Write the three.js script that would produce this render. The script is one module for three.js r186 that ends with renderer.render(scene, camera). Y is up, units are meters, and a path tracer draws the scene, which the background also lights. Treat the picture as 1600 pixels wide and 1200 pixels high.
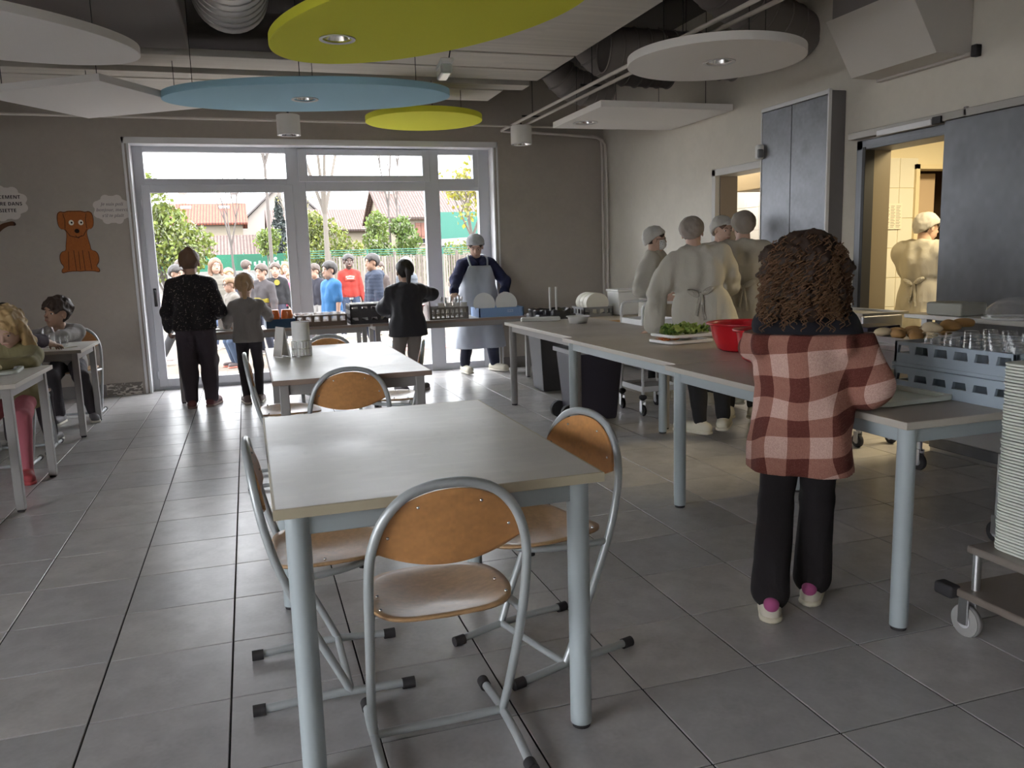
import * as THREE from 'three';
import { RoundedBoxGeometry } from 'three/addons/geometries/RoundedBoxGeometry.js';
import { mergeGeometries, mergeVertices } from 'three/addons/utils/BufferGeometryUtils.js';
import { RectAreaLightUniformsLib } from 'three/addons/lights/RectAreaLightUniformsLib.js';

// ---------- camera, sky, sun, exposure ----------
const scene = new THREE.Scene();
const camera = new THREE.PerspectiveCamera(50.487, 4 / 3, 0.05, 400);
camera.position.set(0.966, 1.350, 3.381);
camera.quaternion.setFromRotationMatrix(new THREE.Matrix4().makeBasis(
  new THREE.Vector3(0.951103, -0.029442, 0.307467), new THREE.Vector3(0.074949, 0.987695, -0.137265), new THREE.Vector3(-0.299642, 0.153598, 0.941606)));
const renderer = new THREE.WebGLRenderer({ antialias: true });
renderer.toneMapping = THREE.LinearToneMapping;
renderer.toneMappingExposure = 2.05;
renderer.shadowMap.enabled = true;
RectAreaLightUniformsLib.init();
scene.background = new THREE.Color().setRGB(5.1, 5.25, 5.5);
const sun = new THREE.DirectionalLight(new THREE.Color().setRGB(1, 0.95, 0.86), 2.0);
sun.position.set(26, 34, 6); sun.target.position.set(2, 0, -16);
sun.castShadow = true; sun.shadow.radius = 3;
Object.assign(sun.shadow.camera, { left: -50, right: 50, top: 50, bottom: -50, near: 1, far: 160 });
scene.add(sun, sun.target);

// ---------- helpers ----------
const V = (x, y, z) => new THREE.Vector3(x, y, z);
const lerp = (a, b, t) => a + (b - a) * t;
function rng(seed) { let a = seed >>> 0; return () => { a = (a + 0x6d2b79f5) | 0; let t = Math.imul(a ^ (a >>> 15), 1 | a); t = (t + Math.imul(t ^ (t >>> 7), 61 | t)) ^ t; return ((t ^ (t >>> 14)) >>> 0) / 4294967296; }; }
const taken = {};
function numbered(name) { const n = (taken[name] = (taken[name] ?? -1) + 1); return n ? name + '_' + String(n).padStart(3, '0') : name; }
function M(r, g, b, rough = 0.7, extra = {}) { const m = new THREE.MeshPhysicalMaterial({ roughness: rough, ...extra }); m.color.setRGB(r, g, b); return m; }
const shade = (o) => { o.castShadow = true; o.receiveShadow = true; return o; };
function part(name, geo, mat, parent) { const m = shade(new THREE.Mesh(Array.isArray(geo) ? merge(geo) : geo, mat)); m.name = name; parent.add(m); return m; }
function tag(o, label, category, group) { Object.assign(o.userData, { label, category }); if (group) o.userData.group = group; return o; }
function thing(name, label, category, pos = [0, 0, 0], yaw = 0, group) { const g = new THREE.Group(); g.name = numbered(name); g.position.set(...pos); g.rotation.y = yaw; scene.add(g); return tag(g, label, category, group); }
function solo(name, geo, mat, label, category, group, pos = [0, 0, 0], yaw = 0) { const m = part(numbered(name), geo, mat, scene); m.position.set(...pos); m.rotation.y = yaw; return tag(m, label, category, group); }
function copyOf(o, pos, yaw, label, group) { const c = o.clone(); c.name = numbered(o.name.replace(/_\d{3}$/, '')); c.userData = { ...o.userData }; c.position.set(...pos); c.rotation.y = yaw; if (label) c.userData.label = label; if (group) c.userData.group = group; scene.add(c); return c; }
function struct(name, geo, mat, parent = scene) { const m = part(name, geo, mat, parent); m.userData.kind = 'structure'; return m; }
function structGroup(name) { const g = new THREE.Group(); g.name = name; g.userData.kind = 'structure'; scene.add(g); return g; }
function plainGeo(g) { g = g.index ? g.toNonIndexed() : g; for (const k of Object.keys(g.attributes)) if (!['position', 'normal', 'uv'].includes(k)) g.deleteAttribute(k); if (!g.attributes.uv) g.setAttribute('uv', new THREE.Float32BufferAttribute(new Float32Array(g.attributes.position.count * 2), 2)); g.morphAttributes = {}; return g; }
function merge(list) { return list.length === 1 ? list[0] : mergeGeometries(list.map(plainGeo)); }
const bx = (x0, x1, y0, y1, z0, z1) => new THREE.BoxGeometry(x1 - x0, y1 - y0, z1 - z0).translate((x0 + x1) / 2, (y0 + y1) / 2, (z0 + z1) / 2);
const rb = (x0, x1, y0, y1, z0, z1, r = 0.006, s = 2) => new RoundedBoxGeometry(x1 - x0, y1 - y0, z1 - z0, s, r).translate((x0 + x1) / 2, (y0 + y1) / 2, (z0 + z1) / 2);
const cyl = (r0, r1, y0, y1, x = 0, z = 0, n = 20, open = false) => new THREE.CylinderGeometry(r1, r0, y1 - y0, n, 1, open).translate(x, (y0 + y1) / 2, z);
function rod(a, b, r, n = 10, r2 = r) { const A = V(...a), B = V(...b), d = B.clone().sub(A), g = new THREE.CylinderGeometry(r2, r, d.length(), n); g.applyQuaternion(new THREE.Quaternion().setFromUnitVectors(V(0, 1, 0), d.clone().normalize())); const c = A.add(B).multiplyScalar(0.5); return g.translate(c.x, c.y, c.z); }
function pipe(pts, r, seg = 40, n = 10, closed = false, tension = 0.5) { return new THREE.TubeGeometry(new THREE.CatmullRomCurve3(pts.map((p) => V(...p)), closed, 'catmullrom', tension), seg, r, n, closed); }
const lathe = (pts, n = 32) => new THREE.LatheGeometry(pts.map(([r, y]) => new THREE.Vector2(r, y)), n);
function shapeOf(pts) { const s = new THREE.Shape(); pts.forEach(([x, y], i) => (i ? s.lineTo(x, y) : s.moveTo(x, y))); return s; }
function prism(pts, depth, bevel = 0) { return new THREE.ExtrudeGeometry(shapeOf(pts), { depth, bevelEnabled: bevel > 0, bevelThickness: bevel, bevelSize: bevel, bevelSegments: 2, steps: 1 }); }
function slab(w, h, d, c) { // flat tile with a chamfered upper edge, top at y = 0
  const P = [], I = []; const ring = (x, y, z) => { P.push(-x, y, -z, x, y, -z, x, y, z, -x, y, z); };
  ring(w / 2 - c, 0, d / 2 - c); ring(w / 2, -c, d / 2); ring(w / 2, -h, d / 2);
  I.push(0, 2, 1, 0, 3, 2); for (const o of [0, 4]) for (let k = 0; k < 4; k++) { const a = o + k, b = o + (k + 1) % 4; I.push(a, b, b + 4, a, b + 4, a + 4); }
  let g = new THREE.BufferGeometry(); g.setAttribute('position', new THREE.Float32BufferAttribute(P, 3)); g.setIndex(I); g = g.toNonIndexed(); g.computeVertexNormals();
  const p = g.attributes.position, uv = []; for (let i = 0; i < p.count; i++) uv.push(p.getX(i), p.getZ(i)); g.setAttribute('uv', new THREE.Float32BufferAttribute(uv, 2)); return g;
}
function uvPlanar(g, a = 'x', b = 'y', s = 1) { const p = g.attributes.position, f = { x: 'getX', y: 'getY', z: 'getZ' }, uv = []; for (let i = 0; i < p.count; i++) uv.push(p[f[a]](i) * s, p[f[b]](i) * s); g.setAttribute('uv', new THREE.Float32BufferAttribute(uv, 2)); return g; }
// value noise
function hash3(x, y, z) { let h = (Math.imul(x + 101, 374761393) + Math.imul(y + 37, 668265263) + Math.imul(z + 59, 1442695041)) | 0; h = Math.imul(h ^ (h >>> 15), 2246822519); h = Math.imul(h ^ (h >>> 13), 3266489917); return ((h ^ (h >>> 16)) >>> 0) / 4294967296; }
function noise3(x, y, z) {
  const X = Math.floor(x), Y = Math.floor(y), Z = Math.floor(z); let u = x - X, v = y - Y, w = z - Z; u = u * u * (3 - 2 * u); v = v * v * (3 - 2 * v); w = w * w * (3 - 2 * w);
  const L = (a, b, t) => a + (b - a) * t;
  return L(L(L(hash3(X, Y, Z), hash3(X + 1, Y, Z), u), L(hash3(X, Y + 1, Z), hash3(X + 1, Y + 1, Z), u), v), L(L(hash3(X, Y, Z + 1), hash3(X + 1, Y, Z + 1), u), L(hash3(X, Y + 1, Z + 1), hash3(X + 1, Y + 1, Z + 1), u), v), w) * 2 - 1;
}
// repeating noise texture: callback(u, v) in 0..1 returns a grey or [r, g, b] in 0..255
function canvasTex(w, h, draw, repeat = true, srgb = true) { const c = document.createElement('canvas'); c.width = w; c.height = h; draw(c.getContext('2d'), w, h); const t = new THREE.CanvasTexture(c); if (srgb) t.colorSpace = THREE.SRGBColorSpace; if (repeat) t.wrapS = t.wrapT = THREE.RepeatWrapping; return t; }
function noiseTex(n, f, srgb = true) {
  const d = new Uint8Array(n * n * 4);
  for (let y = 0; y < n; y++) for (let x = 0; x < n; x++) { const c = f(x / n, y / n), k = (y * n + x) * 4; if (Array.isArray(c)) { d[k] = c[0]; d[k + 1] = c[1]; d[k + 2] = c[2]; } else d[k] = d[k + 1] = d[k + 2] = c; d[k + 3] = 255; }
  const t = new THREE.DataTexture(d, n, n); t.magFilter = THREE.LinearFilter; t.minFilter = THREE.LinearFilter; t.wrapS = t.wrapT = THREE.RepeatWrapping; if (srgb) t.colorSpace = THREE.SRGBColorSpace; t.needsUpdate = true; return t;
}
function tnoise(u, v, f, z = 0) { // seamless noise: walk on a torus-like blend
  u -= Math.floor(u); v -= Math.floor(v);
  const a = noise3(u * f, v * f, z), b = noise3((u - 1) * f, v * f, z), c = noise3(u * f, (v - 1) * f, z), d = noise3((u - 1) * f, (v - 1) * f, z); return lerp(lerp(a, b, u), lerp(c, d, u), v);
}
function withRepeat(t, x, y = x) { const c = t.clone(); c.repeat.set(x, y); c.needsUpdate = true; return c; }
// ---------- materials of the building ----------
const plaster = noiseTex(256, (u, v) => 128 + 50 * tnoise(u, v, 24) + 40 * tnoise(u, v, 70, 3), false);
const blotch = (base, amp) => noiseTex(256, (u, v) => { const k = 1 + amp * (0.6 * tnoise(u, v, 4) + 0.4 * tnoise(u, v, 13, 5)) + amp * 0.3 * tnoise(u, v, 60, 9); return base.map((c) => Math.max(0, Math.min(255, c * k))); });
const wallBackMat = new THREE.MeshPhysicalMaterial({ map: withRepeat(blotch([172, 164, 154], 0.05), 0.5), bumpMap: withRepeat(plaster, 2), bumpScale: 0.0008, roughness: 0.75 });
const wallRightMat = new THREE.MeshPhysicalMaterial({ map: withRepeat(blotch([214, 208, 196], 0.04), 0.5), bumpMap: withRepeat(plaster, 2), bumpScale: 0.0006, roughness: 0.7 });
const ceilMat = M(0.10, 0.09, 0.085, 0.9);
const groutMat = M(0.035, 0.032, 0.03, 0.95);
const frameMat = M(0.55, 0.56, 0.60, 0.38), trimMat = M(0.74, 0.74, 0.75, 0.5), whiteMat = M(0.78, 0.77, 0.75, 0.55);
const glassMat = new THREE.MeshPhysicalMaterial({ color: 0xffffff, transmission: 1, roughness: 0, thickness: 0, ior: 1.2 });
const steelMat = new THREE.MeshPhysicalMaterial({ color: new THREE.Color().setRGB(0.55, 0.55, 0.56), metalness: 1, roughness: 0.38 });
const darkSteelMat = new THREE.MeshPhysicalMaterial({ map: withRepeat(blotch([126, 128, 133], 0.16), 0.8), metalness: 0.75, roughness: 0.5 });
const blackMat = M(0.018, 0.018, 0.02, 0.55), rubberMat = M(0.03, 0.028, 0.03, 0.7);
const chromeMat = new THREE.MeshPhysicalMaterial({ color: new THREE.Color().setRGB(0.8, 0.8, 0.8), metalness: 1, roughness: 0.15 });
const X0 = -4.6, X1 = 5.3, Z0 = -6.2, Z1 = 6.6, TOP = 3.6;

// ---------- floor: square tiles on a dark bed ----------
const floor = struct('floor', bx(X0 - 0.2, 9.2, -0.06, -0.004, -6.48, Z1 + 0.2), groutMat);
{
  const P = 0.41, tops = [];
  const maps = [[187, 184, 183], [181, 179, 179], [191, 187, 185], [184, 181, 181]].map((c, k) => noiseTex(256, (u, v) => { const n = 1 + 0.07 * tnoise(u, v, 3, k * 7) + 0.05 * tnoise(u, v, 9, k) + 0.03 * tnoise(u, v, 40, k + 3); return c.map((x) => x * n); }));
  const rough = noiseTex(256, (u, v) => 125 + 9 * tnoise(u, v, 5, 31) + 7 * tnoise(u, v, 19, 37), false);
  const mats = maps.map((m) => new THREE.MeshPhysicalMaterial({ map: withRepeat(m, 2.4), roughnessMap: withRepeat(rough, 1.6), roughness: 0.6 }));
  const geo = slab(P - 0.006, 0.007, P - 0.006, 0.0015), inv = camera.matrixWorldInverse; camera.updateMatrixWorld(); camera.updateProjectionMatrix(); inv.copy(camera.matrixWorld).invert();
  const proj = new THREE.Matrix4().multiplyMatrices(camera.projectionMatrix, inv), r = rng(5);
  for (let i = -12; i < 13; i++) for (let j = -16; j < 15.6; j++) {
    const x = (i + 0.5) * P, z = -(j + 0.5) * P; if (x > X1 - 0.05 || x < X0 || z > Z1) continue;
    const q = [[-1, -1], [1, -1], [1, 1], [-1, 1]].map(([a, b]) => new THREE.Vector4(x + a * P / 2, 0, z + b * P / 2, 1).applyMatrix4(proj));
    let area = 0; if (q.every((p) => p.w > 0.2)) { const s = q.map((p) => [p.x / p.w, p.y / p.w]); if (s.some(([a, b]) => Math.abs(a) < 1 && Math.abs(b) < 1)) for (let k = 0; k < 4; k++) { const a = s[k], b = s[(k + 1) % 4]; area += (a[0] * b[1] - a[1] * b[0]) / 2; } }
    tops.push({ x, z, area: Math.abs(area), k: Math.floor(r() * 4), t: Math.floor(r() * 4) });
  }
  tops.sort((a, b) => b.area - a.area);
  const rest = [];
  tops.forEach((t, n) => {
    if (n < 300 && t.area > 0) { const m = part(n ? 'tile_' + String(n).padStart(3, '0') : 'tile', geo, mats[t.k], floor); m.position.set(t.x, 0, t.z); m.rotation.y = t.t * Math.PI / 2; } else rest.push(geo.clone().translate(t.x, 0, t.z));
  });
  part('distant_tiles', rest, mats[0], floor).userData.kind = 'stuff';
}

// ---------- shell ----------
const OX0 = -0.12, OX1 = 3.86, OY = 2.655;                         // opening of the glazed front
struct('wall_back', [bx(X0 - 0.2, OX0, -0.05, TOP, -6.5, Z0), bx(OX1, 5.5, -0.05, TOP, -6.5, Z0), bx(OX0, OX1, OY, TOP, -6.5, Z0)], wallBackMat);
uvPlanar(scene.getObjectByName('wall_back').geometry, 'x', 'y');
const D1 = [-3.62, -2.72, 2.075], D2 = [-1.63, -0.79, 2.06];       // two doorways in the right-hand wall: z from, z to, height
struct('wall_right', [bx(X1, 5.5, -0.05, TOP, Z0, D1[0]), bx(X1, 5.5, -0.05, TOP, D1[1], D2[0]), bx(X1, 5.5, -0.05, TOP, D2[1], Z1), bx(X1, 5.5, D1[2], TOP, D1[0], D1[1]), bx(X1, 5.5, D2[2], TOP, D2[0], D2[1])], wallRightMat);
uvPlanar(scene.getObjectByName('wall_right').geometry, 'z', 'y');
const LZ0 = 1.4, LZ1 = 6.2, LY0 = 0.1, LY1 = 3.0;                // side window, out of frame on the left
struct('wall_left', [bx(X0 - 0.2, X0, -0.05, TOP, Z0, LZ0), bx(X0 - 0.2, X0, -0.05, TOP, LZ1, Z1), bx(X0 - 0.2, X0, -0.05, LY0, LZ0, LZ1), bx(X0 - 0.2, X0, LY1, TOP, LZ0, LZ1)], wallRightMat);
struct('wall_front', bx(X0 - 0.2, 5.5, -0.05, TOP, Z1, Z1 + 0.2), wallRightMat);
struct('ceiling', bx(X0 - 0.2, 5.5, TOP, TOP + 0.25, -6.5, Z1 + 0.2), ceilMat);
function longWindow(name, a, b, n, along) { // frame and panes of a long window; along 'z' at X0 or 'x' at Z1
  const w = structGroup(name), bar = (p, q, y0, y1, t) => (along === 'z' ? bx(X0 - 0.1 - t, X0 - 0.1 + t, y0, y1, p, q) : bx(p, q, y0, y1, Z1 + 0.1 - t, Z1 + 0.1 + t)), fr = [bar(a, b, LY0, LY0 + 0.07, 0.04), bar(a, b, LY1 - 0.07, LY1, 0.04)];
  for (let k = 0; k <= n; k++) { const z = lerp(a + 0.035, b - 0.035, k / n); fr.push(bar(z - 0.035, z + 0.035, LY0 + 0.07, LY1 - 0.07, 0.04)); }
  part('frame', fr, frameMat, w);
  for (let k = 0; k < n; k++) part('pane', bar(lerp(a + 0.035, b - 0.035, k / n) + 0.035, lerp(a + 0.035, b - 0.035, (k + 1) / n) - 0.035, LY0 + 0.07, LY1 - 0.07, 0.003), glassMat, w);
}
longWindow('window_2', LZ0, LZ1, 4, 'z');
{ // baseboards, one course of floor tile
  const bm = M(0.20, 0.19, 0.185, 0.5);
  struct('baseboard_back', [rb(X0, -0.56, 0, 0.13, Z0, Z0 + 0.012, 0.003), rb(OX1 + 0.05, X1, 0, 0.13, Z0, Z0 + 0.012, 0.003)], bm);
  struct('baseboard_worn', rb(-0.555, -0.2, 0, 0.135, Z0, Z0 + 0.012, 0.003), new THREE.MeshPhysicalMaterial({ roughness: 0.8, map: noiseTex(128, (u, v) => (tnoise(u, v, 9) + 0.5 * tnoise(u, v, 30) > 0.1 + (v - 0.5) * 0.5 ? [205, 200, 190] : [120, 114, 108])) }));
  struct('baseboard_right', [rb(X1 - 0.012, X1, 0, 0.13, Z0, D1[0] - 0.06, 0.003), rb(X1 - 0.012, X1, 0, 0.13, -0.7, Z1, 0.003)], bm);
}
// trim round the glazed opening
struct('trim_1', [rb(OX0 - 0.055, OX0 - 0.03, 0, OY + 0.055, Z0 - 0.002, Z0 + 0.012, 0.004), rb(OX0 - 0.012, OX0 + 0.012, 0, OY, Z0 - 0.2, Z0 + 0.01, 0.004), rb(OX0 - 0.055, OX1 + 0.06, OY - 0.012, OY + 0.055, Z0 - 0.2, Z0 + 0.012, 0.004), rb(OX1 - 0.005, OX1 + 0.016, 0, OY, Z0 - 0.2, Z0 + 0.01, 0.004), rb(OX1 + 0.036, OX1 + 0.06, 0, OY + 0.055, Z0 - 0.002, Z0 + 0.012, 0.004)], trimMat);
{ // the glazed front: frame, sash, door leaf, six panes
  const w = structGroup('window_1'), za = -6.48, zb = -6.39;
  const F = (x0, x1, y0, y1, d = x1 - x0 > y1 - y0 ? 0 : 0.004) => rb(x0, x1, y0, y1, za, zb + d, 0.006);
  part('frame', [F(OX0 + 0.01, 0.0, 0, OY), F(3.72, OX1, 0, OY), F(OX0 + 0.014, OX1 - 0.004, 2.615, OY - 0.003, -0.003), F(-0.02, 3.8, 2.165, 2.305), F(1.475, 1.68, 0, 2.64), F(3.055, 3.235, 0, 2.64), F(OX0 + 0.014, OX1 - 0.004, -0.01, 0.085, -0.003), F(3.66, 3.73, 2.2, 2.64, 0.002), F(-0.02, 3.8, 2.585, 2.64, -0.0015)], frameMat, w);
  const sash = (x0, x1, y0, y1, gx0, gx1, gy0, gy1) => [rb(x0, gx0, y0, y1, zb - 0.02, zb + 0.03, 0.008), rb(gx1, x1, y0, y1, zb - 0.02, zb + 0.03, 0.008), rb(gx0 - 0.004, gx1 + 0.004, gy1, y1, zb - 0.02, zb + 0.03, 0.008), rb(gx0 - 0.004, gx1 + 0.004, y0, gy0, zb - 0.02, zb + 0.03, 0.008)];
  part('sash', sash(1.61, 3.125, 2.268, 2.63, 1.71, 3.035, 2.338, 2.562), frameMat, w);
  const leaf = part('door_leaf', sash(-0.05, 1.535, 0.035, 2.235, 0.04, 1.43, 0.125, 2.15), frameMat, w);
  part('handle', [rb(-0.02, 0.012, 0.93, 1.13, zb + 0.03, zb + 0.045, 0.006), pipe([[0, 1.1, zb + 0.04], [0, 1.1, zb + 0.08], [0.004, 1.06, zb + 0.085], [0.01, 0.94, zb + 0.085]], 0.009, 20, 8)], blackMat, leaf);
  part('hinge', [cyl(0.012, 0.012, 0.13, 0.21, -0.052, zb + 0.03), cyl(0.012, 0.012, 2.0, 2.08, -0.052, zb + 0.03)], frameMat, leaf);
  for (const [a, b, c, d] of [[0, 1.475, 2.305, 2.615], [1.70, 3.045, 2.33, 2.57], [3.235, 3.66, 2.305, 2.585], [0.035, 1.435, 0.12, 2.155], [1.68, 3.055, 0.085, 2.165], [3.235, 3.72, 0.085, 2.165]]) part('pane', bx(a, b, c, d, -6.432, -6.426), glassMat, w);
}
// ---------- ceiling: pale raft panels, dark void above ----------
{
  const raft = new THREE.MeshPhysicalMaterial({ map: withRepeat(noiseTex(128, (u, v) => { const k = 1 + 0.05 * tnoise(u, v, 3) + 0.04 * tnoise(u * 0.02, v, 40, 2); return [214 * k, 208 * k, 198 * k]; }), 0.6), roughness: 0.7 });
  const g = thing('ceiling_raft', 'pale grey raft of wide flat ceiling panels under the dark ceiling', 'ceiling panels', [0, 3.1, 0]);
  const jr = M(0.16, 0.15, 0.14, 0.8), rows = [[1.4, 0.1], [0.06, -1.9], [-1.94, -3.66], [-3.71, -4.22], [-4.26, -4.7], [-4.93, -5.17], [-5.22, -5.8]];
  rows.forEach(([a, b], k) => part('panel', uvPlanar(plainGeo(rb(k > 3 ? -4.4 : 1.75, k === 6 ? 3.7 : 3.9, 0, 0.06, b, a, 0.006)), 'x', 'z'), raft, g));
  for (const z of [-1.92, -3.685, -5.195]) part('joint_rail', bx(1.75, 3.88, 0.015, 0.05, z - 0.03, z + 0.03), jr, g);
  const hang = []; for (const x of [2.0, 3.6]) for (const z of [0.6, -1.0, -2.8, -4.4, -5.5]) hang.push(cyl(0.004, 0.004, 0.06, 0.5, x, z, 6)); for (const x of [-3.5, -1.5, 0.5]) for (const z of [-4.4, -5.5]) hang.push(cyl(0.004, 0.004, 0.06, 0.5, x, z, 6));
  for (const h of hang) part('hanger_rod', h, steelMat, g);
}
// ---------- outside ----------
const asphaltMat = new THREE.MeshPhysicalMaterial({ map: withRepeat(noiseTex(256, (u, v) => { const k = 1 + 0.10 * tnoise(u, v, 4) + 0.12 * tnoise(u, v, 90, 4); return [97 * k, 88 * k, 77 * k]; }), 0.25), roughness: 0.95 });
struct('ground', uvPlanar(plainGeo(bx(-70, 80, -0.4, -0.07, -130, 60)), 'x', 'z'), asphaltMat);
{
  const dk = structGroup('deck'); part('joists', bx(-3, 7.5, -0.16, -0.075, -8.15, -6.5), M(0.049, 0.041, 0.033, 0.9), dk);
  const ms = [[0.185, 0.16, 0.136], [0.152, 0.136, 0.116], [0.21, 0.185, 0.152]].map((c) => M(...c, 0.85)), geo = slab(0.138, 0.026, 1.62, 0.003), r = rng(9);
  for (let k = 0; k < 72; k++) { const m = part('plank' + (k ? '_' + String(k).padStart(3, '0') : ''), geo, ms[Math.floor(r() * 3)], dk); m.position.set(-2.93 + k * 0.145, -0.05, -7.32); }
}
{ // painted games on the playground
  const c = [[0.08, 0.2, 0.3], [0.33, 0.1, 0.1], [0.38, 0.38, 0.36]].map((x) => M(...x, 0.9)); const g = thing('ground_marking', 'faded coloured lines painted on the playground by the deck', 'marking', [3.6, -0.068, -10.5]);
  [[0, 0, 2.2, 0.35, 0], [0.2, 0.9, 2.0, 0.25, 1], [-0.3, -0.8, 2.4, 0.2, 2], [1.3, 0.4, 0.6, 0.5, 1]].forEach(([x, z, w, d, k]) => part('painted_line', bx(x - w / 2, x + w / 2, -0.002, 0.002 + k * 0.001, z - d / 2, z + d / 2), c[k], g));
}
// green windscreen on a low wall, far side of the playground
solo('boundary_wall', rb(-14, 4.9, -0.1, 1.05, -46.3, -46, 0.02), M(0.140, 0.136, 0.128, 0.9), 'low pale concrete wall along the far edge of the playground', 'wall');
{
  const g = thing('windscreen_fence', 'green fabric screen fence on top of the low concrete wall', 'fence', [0, 1.055, -46.12]);
  const cm = new THREE.MeshPhysicalMaterial({ roughness: 0.8, map: withRepeat(noiseTex(128, (u, v) => { const k = 1 + 0.12 * tnoise(u, v, 5) + 0.08 * tnoise(u, v, 30); return [15 * k, 82 * k, 61 * k]; }), 0.5) });
  for (let k = 0; k < 5; k++) part('screen_panel', uvPlanar(plainGeo(bx(-13.9 + k * 3.7, -13.9 + k * 3.7 + 3.64, 0, 0.92, -0.01, 0.01)), 'x', 'y'), cm, g);
  const banner = canvasTex(256, 64, (c, w, h) => { c.fillStyle = '#186b50'; c.fillRect(0, 0, w, h); c.fillStyle = 'rgba(235,245,235,.75)'; for (let i = 0; i < 11; i++) c.fillRect(28 + i * 18, 26 + (i % 3) * 2, 9, 16 - (i % 2) * 4); c.beginPath(); c.arc(150, 18, 7, 0, 7); c.fill(); }, false);
  part('banner', uvPlanar(plainGeo(new THREE.PlaneGeometry(3.6, 0.85).translate(2.3, 0.45, 0.016)), 'x', 'y'), M(0.436, 0.436, 0.436, 0.8, { map: banner }), g);
  { const b = g.children[g.children.length - 1].geometry, p = b.attributes.position, uv = []; for (let i = 0; i < p.count; i++) uv.push((p.getX(i) - 0.5) / 3.6, (p.getY(i) - 0.025) / 0.85); b.setAttribute('uv', new THREE.Float32BufferAttribute(uv, 2)); }
  for (let k = 0; k < 6; k++) part('post', cyl(0.035, 0.035, 0.0, 1.0, -13.92 + k * 3.7, -0.05, 8), M(0.041, 0.144, 0.107, 0.6), g);
}
{ // split-paling wooden fence
  const g = thing('paling_fence', 'fence of thin upright chestnut palings behind the children', 'fence', [0, 0, -21]);
  const ms = [[0.137, 0.118, 0.103], [0.106, 0.087, 0.076], [0.175, 0.152, 0.133]].map((c) => M(...c, 0.9)), r = rng(21), lists = [[], [], []];
  for (let x = 3.15; x < 11.2; x += 0.078) { const h = 1.47 + r() * 0.07, w = 0.048 + r() * 0.018; lists[Math.floor(r() * 3)].push(bx(x, x + w, -0.05, h, -0.012 + r() * 0.01, 0.012 + r() * 0.01).rotateZ(0)); }
  lists.forEach((l, k) => { part('palings', l, ms[k], g).userData.kind = 'stuff'; });
  for (let x = 3.3; x < 11; x += 1.9) part('post', cyl(0.05, 0.045, -0.05, 1.62, x, -0.06, 8), ms[1], g);
  part('wire', [0.35, 1.15].map((y) => rod([3.1, y, -0.02], [11.2, y, -0.02], 0.006, 5)), M(0.123, 0.123, 0.123, 0.5), g);
}
{ // green mesh panels behind the palings
  const g = thing('mesh_fence', 'thin green wire fence with netting above the palings', 'fence', [0, 0, -22.5]), m = M(0.012, 0.107, 0.074, 0.6), l = [];
  for (let x = 2.2; x < 12; x += 2.4) l.push(cyl(0.025, 0.025, -0.05, 1.72, x, 0, 6)); for (let y = 1.5; y < 1.75; y += 0.07) l.push(rod([2.2, y, 0], [11.9, y, 0], 0.012, 4));
  part('rails', l, m, g);
}
// ---------- houses ----------
const tileRoof = (a, b) => { const t = noiseTex(256, (u, v) => { const s = Math.sin(u * Math.PI * 2 * 12), k = 0.5 + 0.5 * tnoise(u, v, 22, 2), rowk = 0.9 + 0.1 * Math.sign(Math.sin(v * Math.PI * 2 * 10)); const q = s > -0.1 ? a : b; return q.map((c) => c * (0.85 + 0.3 * k) * rowk); }); return (rx, ry) => new THREE.MeshPhysicalMaterial({ map: withRepeat(t, rx, ry), roughness: 0.9 }); };
const roofOrange = tileRoof([129, 69, 49], [85, 41, 30]), roofBrown = tileRoof([99, 81, 74], [66, 49, 45]);
function gableHouse(name, label, o) { // ridge along x; o: x, z, w, d, eave, ridge, wall, roof
  const g = thing(name, label, 'house', [o.x, 0, o.z], o.yaw || 0), ov = 0.35, hw = o.w / 2, hd = o.d / 2;
  part('walls', prism([[-hd, -0.1], [hd, -0.1], [hd, o.eave], [0, o.ridge - 0.12], [-hd, o.eave]], o.w).rotateY(-Math.PI / 2).translate(hw, 0, 0), o.wall, g);
  for (const s of [1, -1]) { const len = Math.hypot(hd + ov, o.ridge - o.eave), a = Math.atan2(o.ridge - o.eave + 0.12, hd + ov); const r = part('roof_slope', uvPlanar(plainGeo(bx(-hw - ov, hw + ov, -0.08, 0.06, 0, len + 0.1)), 'x', 'z'), o.roof, g); r.position.set(0, o.ridge, 0); r.rotation.order = 'YXZ'; r.rotation.y = s > 0 ? 0 : Math.PI; r.rotation.x = a; }
  part('gutter', rod([-hw - ov, o.eave - 0.12, hd + ov], [hw + ov, o.eave - 0.12, hd + ov], 0.06, 6), M(0.074, 0.062, 0.057, 0.7), g);
  return g;
}
const renderPale = new THREE.MeshPhysicalMaterial({ map: withRepeat(blotch([118, 110, 96], 0.06), 0.2), roughness: 0.9 });
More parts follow.
